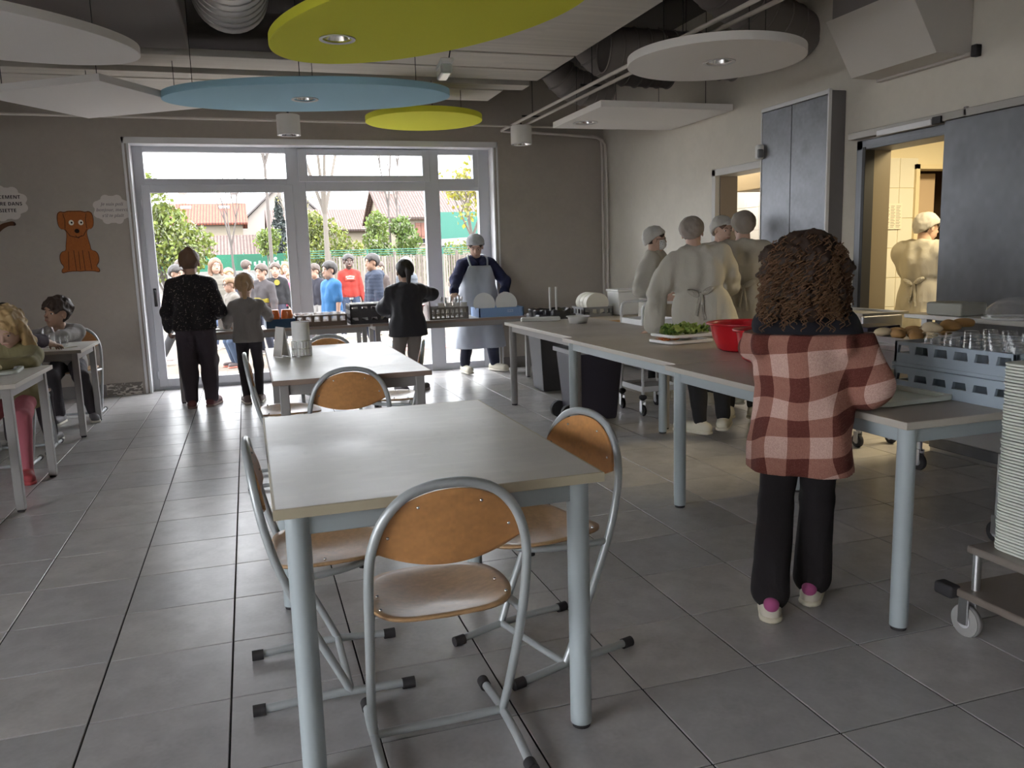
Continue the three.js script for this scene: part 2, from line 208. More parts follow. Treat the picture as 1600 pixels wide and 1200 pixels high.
{
  const g = gableHouse('red_roof_house', 'house with bright orange tiled roof and two small skylights', { x: -1.35, z: -60, w: 4.6, d: 6, eave: 4.35, ridge: 5.75, wall: renderPale, roof: roofOrange(0.42, 0.35) });
  for (const [x, m] of [[-1.6, M(0.309, 0.272, 0.239, 0.9)], [1.9, M(0.206, 0.189, 0.181, 0.9)]]) { const c = part('chimney', [bx(x - 0.22, x + 0.22, 4.9, 6.55, -0.4, 0), bx(x - 0.3, x + 0.3, 6.5, 6.62, -0.48, 0.08)], m, g); part('chimney_pot', cyl(0.1, 0.08, 6.6, 6.9, x, -0.2, 8), M(0.164, 0.148, 0.140, 0.9), c); }
  for (const x of [-1.4, 1.15]) { const s = part('skylight', rb(-0.36, 0.36, 0.05, 0.16, 0.75, 1.05, 0.02), M(0.350, 0.354, 0.362, 0.3), g); s.position.set(x, 5.75, 0); s.rotation.x = Math.atan2(1.52, 3.35); }
  part('antenna', [rod([2.15, 6.2, -0.2], [2.15, 8.4, -0.2], 0.025, 5), rod([1.7, 8.2, -0.2], [2.15, 8.2, -0.2], 0.02, 4), rod([1.7, 7.4, -0.2], [2.15, 7.4, -0.2], 0.02, 4), rod([1.7, 7.4, -0.2], [1.7, 8.2, -0.2], 0.02, 4)], M(0.144, 0.144, 0.144, 0.6), g);
  const s = gableHouse('lean_to_shed', 'long low building with brown tiles below the orange roofed house', { x: -0.9, z: -56, w: 5.2, d: 5, eave: 2.15, ridge: 3.35, wall: renderPale, roof: roofBrown(0.4, 0.5) });
  const pal = []; for (let x = -2.6; x < 2.7; x += 0.19) pal.push(bx(x, x + 0.1, 0, 1.98, 2.62, 2.66)); part('slatted_front', pal, M(0.206, 0.189, 0.173, 0.9), s).userData.kind = 'stuff';
  gableHouse('grey_house', 'dark grey roofed house half hidden behind the orange roofed house', { x: -5.1, z: -74, w: 7.5, d: 6, eave: 4.0, ridge: 6.3, wall: M(0.206, 0.193, 0.177, 0.9), roof: M(0.090, 0.082, 0.082, 0.9), yaw: Math.PI / 2 - 0.25 });
  gableHouse('gabled_house', 'pale gabled house with dark roof behind the tall conifer', { x: 4.3, z: -70, w: 8, d: 7.5, eave: 4.3, ridge: 8.0, wall: M(0.206, 0.189, 0.169, 0.9), roof: M(0.082, 0.074, 0.074, 0.9), yaw: Math.PI / 2 });
}
{
  const g = gableHouse('shuttered_house', 'cream house with brown tiled roof and red brown window shutters', { x: 10.85, z: -44, w: 5.2, d: 6.5, eave: 3.72, ridge: 5.35, wall: renderPale, roof: roofBrown(0.55, 0.4) });
  part('chimney', [bx(-2.1, -1.6, 4.6, 5.7, 0.25, 0.7), bx(-2.16, -1.54, 5.65, 5.75, 0.2, 0.75), cyl(0.1, 0.1, 5.7, 6.1, -1.95, 0.45, 8), cyl(0.1, 0.1, 5.7, 6.0, -1.75, 0.45, 8)], M(0.226, 0.193, 0.164, 0.9), g);
  const shutter = M(0.148, 0.066, 0.046, 0.8);
  for (const x of [-0.75, 0.75, 1.9]) {
    const w = part('window', bx(x - 0.34, x + 0.34, 2.2, 2.26, 3.2, 3.34), M(0.206, 0.173, 0.148, 0.8), g);
    part('pane', bx(x - 0.3, x + 0.3, 2.26, 3.36, 3.22, 3.27), M(0.021, 0.021, 0.025, 0.2), w);
    const sl = []; for (const s of [-1, 1]) { sl.push(bx(x + s * 0.155 - 0.145, x + s * 0.155 + 0.145, 2.5, 3.34, 3.27, 3.31)); for (const y of [2.62, 3.2]) sl.push(bx(x + s * 0.155 - 0.14, x + s * 0.155 + 0.14, y, y + 0.06, 3.31, 3.33)); }
    part('shutter', sl, shutter, w); part('railing', [rod([x - 0.32, 2.48, 3.33], [x + 0.32, 2.48, 3.33], 0.02, 5), ...[-0.25, -0.1, 0.05, 0.2].map((q) => rod([x + q, 2.24, 3.33], [x + q, 2.48, 3.33], 0.012, 4))], M(0.041, 0.036, 0.036, 0.6), w);
  }
  const b = []; b.push(bx(-3.75, -2.6, 1.55, 1.65, 2.2, 3.3)); for (let x = -3.7; x < -2.6; x += 0.12) b.push(bx(x, x + 0.03, 1.65, 2.45, 3.24, 3.27)); b.push(bx(-3.75, -2.6, 2.43, 2.48, 3.23, 3.28)); part('balcony', b, M(0.226, 0.218, 0.206, 0.7), g);
  gableHouse('brown_roof_house', 'low brown roofed house between the bare trees', { x: 6.0, z: -56, w: 6.4, d: 6, eave: 3.6, ridge: 5.0, wall: M(0.173, 0.148, 0.111, 0.9), roof: roofBrown(0.5, 0.4) });
  const h = gableHouse('dark_house', 'dark tiled house behind the yellow leaved tree at right', { x: 20.5, z: -52, w: 9, d: 8, eave: 3.9, ridge: 7.4, wall: M(0.247, 0.214, 0.173, 0.9), roof: M(0.099, 0.082, 0.082, 0.9) });
  part('awning', bx(-4.2, 0, 1.9, 2.2, 4.6, 6), M(0.329, 0.337, 0.329, 0.6), h);
}
{ const g = thing('green_netting', 'green sports netting hung behind the yellow leaved tree', 'netting', [11.4, -0.07, -34]); part('net', bx(-2.1, 2.1, 1.97, 3.57, -0.02, 0.02), M(0.021, 0.136, 0.099, 0.7, { transmission: 0.3, thickness: 0 }), g); for (const x of [-2.12, 0, 2.12]) part('post', cyl(0.04, 0.04, 0, 3.6, x, -0.05, 8), M(0.082, 0.123, 0.103, 0.6), g); }
{ const g = thing('white_canopy', 'white canopy strip beyond the paling fence at right', 'canopy', [9.2, -0.07, -32.6]); part('roof', prism([[0, 2.02], [4.3, 2.22], [4.3, 2.5], [0, 2.3]], 0.8, 0).translate(0, 0, -0.4), M(0.247, 0.247, 0.239, 0.7), g); for (const x of [0.2, 2.2, 4.1]) part('post', cyl(0.04, 0.04, 0, 2.1 + x * 0.04, x, 0, 8), M(0.206, 0.206, 0.206, 0.6), g); }
solo('return_wall', rb(3.98, 4.3, -0.05, 3.4, -7.4, -6.52, 0.01), M(0.181, 0.148, 0.119, 0.9), 'peach rendered end of the outer wall beside the glazed front', 'wall');
solo('street_pole', rod([0.55, -0.1, -40], [0.12, 4.0, -40], 0.035, 6, 0.02), M(0.062, 0.062, 0.066, 0.6), 'thin dark leaning pole in front of the orange roofed house', 'pole');
solo('lamp_pole', rod([8.6, -0.1, -38], [8.5, 4.1, -38], 0.04, 6, 0.03), M(0.062, 0.062, 0.066, 0.6), 'thin dark pole before the cream shuttered house', 'pole');

// ---------- trees ----------
const leafGeo = (() => { const g = new THREE.BufferGeometry(); g.setAttribute('position', new THREE.Float32BufferAttribute([0, 0, 0, 0.4, 0.5, 0.1, 0, 1, 0, -0.4, 0.5, 0.1], 3)); g.setIndex([0, 1, 2, 0, 2, 3]); g.computeVertexNormals(); g.setAttribute('uv', new THREE.Float32BufferAttribute([0, 0, 1, 0, 1, 1, 0, 1], 2)); return g; })();
const barkPale = M(0.111, 0.097, 0.082, 0.9), barkDark = M(0.082, 0.066, 0.054, 0.9), barkGrey = M(0.082, 0.071, 0.064, 0.9);
const leafM = (r, g, b) => M(r, g, b, 0.9, { transmission: 0.35, thickness: 0 });
function branches(h, o, seed) { // returns trunk geometry list and twig tips
  const r = rng(seed), geos = [], tips = [];
  const grow = (p, d, len, rad, lvl) => {
    const q = p.clone().addScaledVector(d, len); geos.push(rod(p.toArray(), q.toArray(), rad, lvl > 1 ? 4 : 7, rad * 0.68)); if (lvl >= o.levels) { tips.push(q); return; } if (lvl > 0) tips.push(q);
    const n = lvl === 0 ? o.n0 : 2 + (r() > 0.55 ? 1 : 0); for (let k = 0; k < n; k++) { const a = k / n * 6.283 + r() * 1.5, sp = o.spread * (0.7 + r() * 0.6); const e = V(Math.cos(a) * sp, 1 - (lvl > 1 ? r() * 0.7 : 0), Math.sin(a) * sp).add(d.clone().multiplyScalar(0.55)).normalize(); grow(q, e, len * (lvl ? 0.72 : o.first) * (0.75 + r() * 0.45), rad * 0.62, lvl + 1); }
  };
  grow(V(0, -0.1, 0), V(o.tilt || 0, 1, 0).normalize(), h * o.trunk, o.rad, 0); return { geos, tips };
}
function foliage(name, n, mat, parent, place, size, seed) {
  const im = new THREE.InstancedMesh(leafGeo, mat, n), r = rng(seed), m = new THREE.Matrix4(), q = new THREE.Quaternion(), e = new THREE.Euler(), c = new THREE.Color(); im.name = name; im.userData.kind = 'stuff'; shade(im);
  for (let k = 0; k < n; k++) { const p = place(r); e.set(r() * 6.3, r() * 6.3, r() * 6.3); const s = size * (0.6 + r() * 0.8); im.setMatrixAt(k, m.compose(p, q.setFromEuler(e), V(s, s, s))); const b = 0.7 + r() * 0.55; im.setColorAt(k, c.setRGB(b * (0.9 + r() * 0.25), b, b * 0.9)); }
  parent.add(im); return im;
}
function tree(name, label, pos, h, o, seed, group) {
  const g = thing(name, label, 'tree', pos, 0, group); const b = branches(h, o, seed); part('trunk_and_branches', b.geos, o.bark, g);
  if (o.leaves) foliage('foliage', o.leaves, o.leaf, g, (r) => { const t = b.tips[Math.floor(r() * b.tips.length)]; const a = r() * 6.283, z = r() * 2 - 1, q = Math.cbrt(r()) * o.clump, s = Math.sqrt(1 - z * z); return V(t.x + q * s * Math.cos(a), t.y + q * z, t.z + q * s * Math.sin(a)); }, o.size, seed + 1);
  return g;
}
function blob(name, label, pos, clumps, n, mat, size, seed, cat = 'shrub') { // dense bush or tree crown of overlapping clumps [x, y, z, r]
  const g = thing(name, label, cat, pos); const st = []; for (const [x, y, z] of clumps) st.push(rod([x * 0.25, -0.1, z * 0.25], [x, y, z], 0.05, 5, 0.02)); part('stems', st, barkGrey, g);
  foliage('foliage', n, mat, g, (r) => { const [x, y, z, R] = clumps[Math.floor(r() * clumps.length)]; const a = r() * 6.283, c = r() * 2 - 1, q = R * Math.cbrt(0.15 + 0.85 * r()), s = Math.sqrt(1 - c * c); return V(x + q * s * Math.cos(a), Math.max(0.1, y + q * c), z + q * s * Math.sin(a)); }, size, seed); return g;
}
{
  blob('leafy_tree', 'bright yellow green leafy tree at the left edge of the glass door', [-1.5, 0, -29], [[-0.9, 2.6, 0, 1.1], [0, 2.3, 0.2, 1.1], [0.7, 2.1, 0, 0.8], [-0.7, 3.6, 0, 0.8], [-1.0, 4.3, 0, 0.6], [-0.2, 3.0, -0.3, 0.7], [0.35, 1.8, 0.3, 0.8], [-0.9, 1.6, 0, 0.9]], 5200, leafM(0.111, 0.148, 0.014), 0.16, 41, 'tree');
  { // blue-grey conifers
    const mk = (pos, h, w, label, seed) => { const g = thing('conifer', label, 'tree', pos); part('trunk', cyl(0.14, 0.03, -0.1, h, 0, 0, 8), barkDark, g); foliage('needles', 5200, leafM(0.021, 0.033, 0.033), g, (r) => { const y = Math.pow(r(), 1.3) * 0.95, tier = 0.75 + 0.25 * Math.sin(y * 40), R = w * (1 - y) * tier * Math.sqrt(r()), a = r() * 6.283; return V(R * Math.cos(a), 0.2 + y * (h - 0.2), R * Math.sin(a)); }, 0.2, seed); };
    mk([4.2, 0, -50], 6.4, 1.9, 'tall blue grey conifer behind the green screen', 51); mk([3.1, 0, -49], 5.5, 1.2, 'shorter blue grey conifer just left of the tall one', 53);
  }
  tree('young_tree', 'small young tree with a round lime green crown on a thin trunk', [2.05, 0, -40], 2.9, { levels: 2, n0: 4, spread: 0.5, first: 0.35, trunk: 0.6, rad: 0.05, bark: barkPale, leaves: 900, leaf: leafM(0.103, 0.152, 0.016), clump: 0.42, size: 0.17 }, 61);
  tree('bare_tree', 'bare pale tree with upswept branches before the conifers', [2.85, 0, -30], 5.2, { levels: 4, n0: 5, spread: 0.42, first: 0.55, trunk: 0.36, rad: 0.09, bark: barkPale, leaves: 220, leaf: leafM(0.164, 0.157, 0.033), clump: 0.2, size: 0.08 }, 63, 'bare trees');
  tree('bare_tree', 'thin bare tree beside the orange roofed house', [0.45, 0, -33], 5.0, { levels: 4, n0: 3, spread: 0.4, first: 0.5, trunk: 0.45, rad: 0.06, bark: barkGrey }, 65, 'bare trees');
  tree('bare_tree', 'big bare tree with thick straight trunk left of centre pane', [3.0, 0, -18.5], 6.4, { levels: 5, n0: 4, spread: 0.45, first: 0.55, trunk: 0.42, rad: 0.085, bark: barkPale, leaves: 260, leaf: leafM(0.164, 0.164, 0.025), clump: 0.25, size: 0.07 }, 67, 'bare trees');
  tree('bare_tree', 'slender bare tree before the brown roofed house', [7.1, 0, -33], 7.5, { levels: 4, n0: 3, spread: 0.28, first: 0.6, trunk: 0.5, rad: 0.07, bark: barkGrey }, 69, 'bare trees');
  tree('bare_tree', 'slender bare tree rising left of the cream house', [8.0, 0, -36], 8.0, { levels: 4, n0: 3, spread: 0.26, first: 0.6, trunk: 0.5, rad: 0.06, bark: barkGrey }, 71, 'bare trees');
  tree('bare_tree', 'high bare crown seen through the upper left pane', [1.7, 0, -22], 8.6, { levels: 5, n0: 4, spread: 0.4, first: 0.6, trunk: 0.5, rad: 0.06, bark: barkGrey }, 79, 'bare trees');
  tree('yellow_tree', 'young tree with yellow green leaves in the right hand pane', [7.05, 0, -19], 4.4, { levels: 3, n0: 5, spread: 0.75, first: 0.45, trunk: 0.46, rad: 0.06, bark: barkPale, leaves: 900, leaf: leafM(0.189, 0.185, 0.014), clump: 0.28, size: 0.12 }, 73);
  const sh = (label, pos, cl, n, c, s) => blob('shrub', label, pos, cl, n, leafM(...c), 0.15, s);
  sh('wide yellow green shrub behind the bare tree trunk', [4.2, 0, -31], [[-0.9, 1.7, 0, 0.9], [0, 2.2, 0, 0.9], [0.8, 1.5, 0, 0.8], [-0.6, 2.8, 0, 0.6]], 3400, [0.12, 0.148, 0.016], 81);
  sh('slim green shrub left of the cream house', [6.6, 0, -32], [[0, 1.5, 0, 0.7], [-0.3, 2.2, 0, 0.6], [-0.2, 2.9, 0, 0.5]], 1700, [0.09, 0.137, 0.016], 83);
  sh('bright green shrub beside the balcony of the cream house', [7.7, 0, -33], [[0, 1.4, 0, 0.7], [0.2, 2.2, 0, 0.6], [-0.1, 2.8, 0, 0.5]], 1700, [0.083, 0.137, 0.016], 85);
  sh('low olive hedge under the white canopy strip', [9.0, 0, -28], [[-1, 1.2, 0, 0.8], [0, 1.3, 0, 0.8], [1.2, 1.2, 0, 0.8], [2.2, 1.3, 0, 0.8]], 2600, [0.10, 0.125, 0.02], 87);
  sh('dark clipped bush at the foot of the conifers', [4.6, 0, -47.5], [[-0.8, 1.5, 0, 0.8], [0.5, 1.6, 0, 0.9]], 1600, [0.05, 0.07, 0.05], 89);
}
// ---------- rooms behind the right-hand wall ----------
const creamPaint = M(0.72, 0.64, 0.46, 0.8), kitchenTile = M(0.74, 0.72, 0.64, 0.25), sculleryTile = M(0.76, 0.75, 0.74, 0.22), jointMat = M(0.5, 0.47, 0.42, 0.9);
function tiledWall(parent, o) { // tiles as pieces on a bed: o.axis 'x' (plane x = o.at) or 'z'; a0..a1 along, y0..y1; side = direction tiles face
  const geo = slab(o.w - 0.006, 0.008, o.h - 0.006, 0.0015); let n = 0; geo.rotateX(Math.PI / 2);
  for (let a = o.a0; a < o.a1 - 1e-3; a += o.w) for (let y = o.y0; y < o.y1 - 1e-3; y += o.h) {
    if (o.skip && o.skip(a + o.w / 2, y + o.h / 2)) continue; const m = part('wall_tile' + (n ? '_' + String(n).padStart(3, '0') : ''), geo, o.mat, parent); n++;
    if (o.axis === 'x') { m.position.set(o.at + o.side * 0.006, y + o.h / 2, a + o.w / 2); m.rotation.y = o.side * Math.PI / 2; } else { m.position.set(a + o.w / 2, y + o.h / 2, o.at + o.side * 0.006); m.rotation.y = o.side > 0 ? 0 : Math.PI; }
  }
}
{
  const k = struct('wall_kitchen', [bx(5.5, 6.72, -0.05, 2.62, -2.75, -2.6), bx(7.35, 9.1, -0.05, 2.62, -2.75, -2.6), bx(6.72, 7.35, 2.02, 2.62, -2.75, -2.6), bx(9.0, 9.15, -0.05, 2.62, -2.6, 2.2), bx(5.52, 9.15, -0.05, 2.62, 2.2, 2.35)], creamPaint);
  tiledWall(k, { axis: 'z', at: -2.6, side: 1, a0: 5.92, a1: 6.6, y0: 0.02, y1: 2.1, w: 0.2, h: 0.262, mat: kitchenTile });
  tiledWall(k, { axis: 'x', at: 9.0, side: -1, a0: -2.6, a1: 2.2, y0: 0.02, y1: 2.1, w: 0.4, h: 0.42, mat: kitchenTile });
  struct('ceiling_kitchen', bx(5.5, 9.15, 2.62, 2.75, -6.5, 2.35), creamPaint);
  struct('wall_scullery', [bx(6.6, 6.75, -0.05, 2.62, -6.5, -2.75), bx(5.5, 6.75, -0.05, 2.62, -6.5, -6.35)], M(0.6, 0.57, 0.52, 0.8));
  tiledWall(scene.getObjectByName('wall_scullery'), { axis: 'x', at: 6.6, side: -1, a0: -6.3, a1: -3.8, y0: 0.02, y1: 2.1, w: 0.25, h: 0.26, mat: sculleryTile });
  struct('wall_passage', [bx(6.72, 6.8, -0.05, 2.6, -4.2, -2.75), bx(7.6, 7.7, -0.05, 2.6, -4.2, -2.75), bx(6.72, 7.7, -0.05, 2.6, -4.3, -4.2)], M(0.22, 0.14, 0.09, 0.8));
  solo('inner_door', rb(6.82, 7.1, 0.01, 2.0, -2.82, -2.78, 0.004), M(0.62, 0.47, 0.33, 0.6), 'beige door standing half open inside the kitchen', 'door');
  struct('door_kitchen', [bx(6.68, 6.72, 0, 2.06, -2.6, -2.57), bx(7.35, 7.39, 0, 2.06, -2.6, -2.57), bx(6.68, 7.39, 2.02, 2.06, -2.6, -2.57)], M(0.72, 0.62, 0.42, 0.6));
  for (const [n, x, z, w, d, c, i] of [['kitchen', 6.6, -1.0, 1.2, 0.6, [1, 0.82, 0.50], 18], ['scullery', 6.05, -4.4, 0.3, 1.2, [1, 0.93, 0.82], 17]]) {
    const l = thing('ceiling_light', n === 'kitchen' ? 'warm lit ceiling light inside the kitchen' : 'white ceiling light inside the tiled scullery', 'ceiling light', [x, 2.62, z]);
    part('housing', rb(-w / 2 - 0.02, w / 2 + 0.02, -0.05, 0, -d / 2 - 0.02, d / 2 + 0.02, 0.01), whiteMat, l);
    const e = M(0.9, 0.9, 0.9, 0.6); e.emissive.setRGB(...c); e.emissiveIntensity = 2; part('diffuser', rb(-w / 2, w / 2, -0.065, -0.049, -d / 2, d / 2, 0.004), e, l);
    const r = new THREE.RectAreaLight(new THREE.Color().setRGB(...c), i, w, d); r.position.set(x, 2.545, z); r.lookAt(x, 0, z); scene.add(r);
  }
  // notice on the kitchen wall
  const tx = canvasTex(128, 144, (c, w, h) => { c.fillStyle = '#e6ded0'; c.fillRect(0, 0, w, h); c.fillStyle = '#8d8478'; for (let i = 0; i < 14; i++) for (let q = 0; q < 3; q++) c.fillRect(10 + q * 38, 14 + i * 9, 22 + (i * 7 + q * 5) % 12, 3); }, false);
  const nt = new THREE.MeshPhysicalMaterial({ map: tx, roughness: 0.9 });
  solo('paper_notice', new THREE.BoxGeometry(0.2, 0.225, 0.003), nt, 'white printed notice on the kitchen tiles', 'notice', null, [6.45, 1.61, -2.583]);
  // dark cabinet on the scullery wall
  solo('wall_cabinet', rb(6.1, 6.6, 1.98, 2.3, -4.55, -3.8, 0.01), M(0.32, 0.25, 0.15, 0.6), 'brown cabinet high up inside the tiled scullery', 'cabinet');
}
{ // doorway frames
  const fm = M(0.50, 0.48, 0.45, 0.45), d = D1;
  struct('door_1', [rb(X1 - 0.02, 5.52, 0, d[2] + 0.045, d[0] - 0.045, d[0] + 0.02, 0.006), rb(X1 - 0.02, 5.52, 0, d[2] + 0.045, d[1] - 0.02, d[1] + 0.045, 0.006), rb(X1 - 0.02, 5.52, d[2] - 0.02, d[2] + 0.045, d[0] - 0.045, d[1] + 0.045, 0.006)], fm);
  part('jamb_lining', rb(X1 + 0.03, 5.52, 0, d[2] - 0.02, d[0] + 0.018, d[0] + 0.03, 0.003), M(0.20, 0.16, 0.13, 0.5), scene.getObjectByName('door_1'));
  const k = struct('door_2', [rb(X1 - 0.03, 5.52, 0, D2[2] + 0.05, D2[0] - 0.05, D2[0] + 0.015, 0.006), rb(X1 - 0.03, 5.52, D2[2] - 0.02, D2[2] + 0.05, D2[0] - 0.05, D2[1] + 0.02, 0.006)], darkSteelMat);
  part('seal_strip', rb(X1 - 0.034, X1 + 0.05, 0, D2[2], D2[0] + 0.012, D2[0] + 0.045, 0.004), blackMat, k);
  part('jamb_lining', rb(X1 + 0.05, 5.51, 0, D2[2], D2[0] + 0.014, D2[0] + 0.03, 0.004), M(0.22, 0.18, 0.12, 0.45), k);
  const s = thing('sliding_door', 'dull grey steel sliding door standing open beside the kitchen doorway', 'door', [X1 - 0.09, 0, -0.8]);
  part('door_leaf', rb(-0.03, 0.03, 0.03, 2.11, 0, 1.5, 0.006), darkSteelMat, s); part('bottom_guide', rb(-0.02, 0.05, 0, 0.03, 0, 1.5, 0.004), steelMat, s);
  const rl = thing('door_rail', 'steel sliding door rail above the kitchen doorway', 'rail', [X1 - 0.06, 2.12, -1.72]);
  part('track', [rb(-0.02, 0.05, 0, 0.05, 0, 2.5, 0.006), bx(-0.02, 0.0, 0.01, 0.06, 1.02, 1.04)], M(0.42, 0.4, 0.37, 0.5, { metalness: 0.4 }), rl); part('cover_plate', rb(-0.032, -0.018, -0.012, 0.026, 0.3, 0.78, 0.004), M(0.8, 0.8, 0.82, 0.5), rl); part('end_stop', rb(-0.035, 0, -0.01, 0.035, 0.79, 0.86, 0.004), blackMat, rl);
}
{ // tall steel service cupboard
  const c = thing('service_cupboard', 'tall grey steel double door service cupboard on the right wall', 'cupboard', [X1, 0, -2.2]);
  part('carcass', rb(-0.13, -0.002, 0.001, 2.5, -0.47, 0.36, 0.006), M(0.16, 0.15, 0.15, 0.6), c);
  for (const [a, b] of [[-0.465, -0.083], [-0.078, 0.345]]) { const d = part('door', uvPlanar(plainGeo(rb(-0.152, -0.13, 0.04, 2.47, a, b, 0.004)), 'z', 'y'), darkSteelMat, c); if (a < -0.1) part('lock', cyl(0.014, 0.014, 0, 0.012, 0, 0, 12).rotateZ(Math.PI / 2).translate(-0.152, 1.05, b - 0.05), chromeMat, d); }
  part('edge_strip', [rb(-0.158, -0.13, 0, 2.51, 0.347, 0.362, 0.003), rb(-0.158, -0.13, 2.475, 2.505, -0.47, 0.36, 0.003), rb(-0.158, -0.13, 0, 2.5, -0.478, -0.466, 0.003)], trimMat, c);
  const m = thing('motion_detector', 'small white wall sensor at the corner of the steel cupboard', 'sensor', [X1 - 0.17, 2.16, -2.67]);
  part('case', rb(-0.035, 0.035, -0.06, 0.06, -0.03, 0.03, 0.02, 3), whiteMat, m); part('lens', rb(-0.04, 0.01, -0.05, 0.02, 0.015, 0.04, 0.01, 3), M(0.2, 0.2, 0.21, 0.3), m);
}
// ---------- suspended acoustic panels ----------
const felt = noiseTex(128, (u, v) => 128 + 60 * tnoise(u, v, 60), false);
const panelMat = (r, g, b) => M(r, g, b, 0.95, { bumpMap: withRepeat(felt, 6), bumpScale: 0.0008 });
const pWhite = panelMat(0.88, 0.86, 0.84), pLime = panelMat(0.78, 0.78, 0.06), pBlue = panelMat(0.38, 0.64, 0.80);
function suspended(name, label, shape, mat, pos, yaw, wires, light) {
  if (light) shape.holes.push(new THREE.Path().absellipse(light[0], -light[1], light[2] * 0.82, light[2] * 0.82, 0, Math.PI * 2));
  const g = thing(name, label, 'ceiling panel', pos, yaw, 'suspended acoustic panels');
  const geo = new THREE.ExtrudeGeometry(shape, { depth: 0.05, bevelEnabled: true, bevelThickness: 0.003, bevelSize: 0.003, bevelSegments: 2, curveSegments: 72 }).rotateX(-Math.PI / 2).translate(0, 0.003, 0);
  part('board', geo, mat, g);
  for (const [x, z] of wires) { const c = Math.cos(yaw), s = Math.sin(yaw), wx = pos[0] + x * c + z * s, wz = pos[2] - x * s + z * c, under = wx < 3.9 && (wz < -4.22 ? wx > -4.4 && wz > -5.8 : wx > 1.75); const w = part('suspension_wire', rod([x, 0.04, z], [x, (under ? 3.098 : TOP - 0.01) - pos[1], z], 0.003, 5), blackMat, g); part('clip', cyl(0.015, 0.012, 0.038, 0.07, x, z, 8), blackMat, w); }
  if (light) downlight(g, ...light); return g;
}
function downlight(parent, x, z, r) { const d = part('downlight', lathe([[r, -0.006], [r, 0.0], [r * 0.8, 0.0], [r * 0.8, -0.004], [r, -0.006]], 40), trimMat, parent); d.position.set(x, 0, z); part('reflector', lathe([[r * 0.815, -0.003], [r * 0.72, 0.05], [r * 0.5, 0.1], [r * 0.3, 0.12], [0.001, 0.12]], 40), chromeMat, d); return d; }
const ell = (a, b) => new THREE.Shape().absellipse(0, 0, a, b, 0, Math.PI * 2), sq = (w, d) => shapeOf([[-w / 2, -d / 2], [w / 2, -d / 2], [w / 2, d / 2], [-w / 2, d / 2]]);
{
  const b = suspended('oval_panel', 'large blue oval acoustic panel with a round downlight', ell(1.17, 0.59), pBlue, [1.56, 2.70, -3.83], -0.24, [[-0.9, 0.1], [0.9, 0.1], [0, 0.35], [0, -0.3]], [-0.03, -0.02, 0.11]);
  const l = suspended('oval_panel', 'big lime green oval acoustic panel with downlight at the top edge', ell(1.2, 0.60), pLime, [2.0, 2.70, -1.5], 2.1, [[-0.9, 0.1], [0.9, 0.1], [-0.2, 0.35], [0, -0.3]], [0.57, -0.13, 0.11]);
  suspended('round_panel', 'small lime green round acoustic panel near the window', ell(0.60, 0.60), pLime, [2.84, 2.77, -5.25], 0, [[-0.4, 0], [0.4, 0], [0, 0.4]]);
  const w = suspended('round_panel', 'pale grey round acoustic panel with downlight at upper right', ell(0.60, 0.60), pWhite, [4.16, 2.64, -1.8], 0, [[-0.4, 0], [0.4, 0], [0, 0.4], [0, -0.4]], [0.02, 0.02, 0.11]);
  suspended('square_panel', 'white square acoustic panel hung cornerwise above the dog drawing', sq(1.2, 1.2), pWhite, [-0.13, 2.72, -4.33], 0.99, [[-0.45, -0.45], [0.45, 0.45], [0.45, -0.45], [-0.45, 0.45]]);
  const s = suspended('square_panel', 'white square acoustic panel with downlight close to the right wall', sq(1.3, 1.16), pWhite, [4.63, 2.61, -3.9], 0, [[-0.45, -0.45], [0.45, 0.45], [0.45, -0.45], [-0.45, 0.45]], [-0.45, -0.24, 0.12]);
  suspended('oval_panel', 'pale grey oval acoustic panel cut off at the upper left', ell(1.2, 0.60), pWhite, [-0.65, 2.70, -2.1], 0.55, [[-0.9, 0.1], [0.9, 0.1], [0, 0.35], [0, -0.3]]);
}
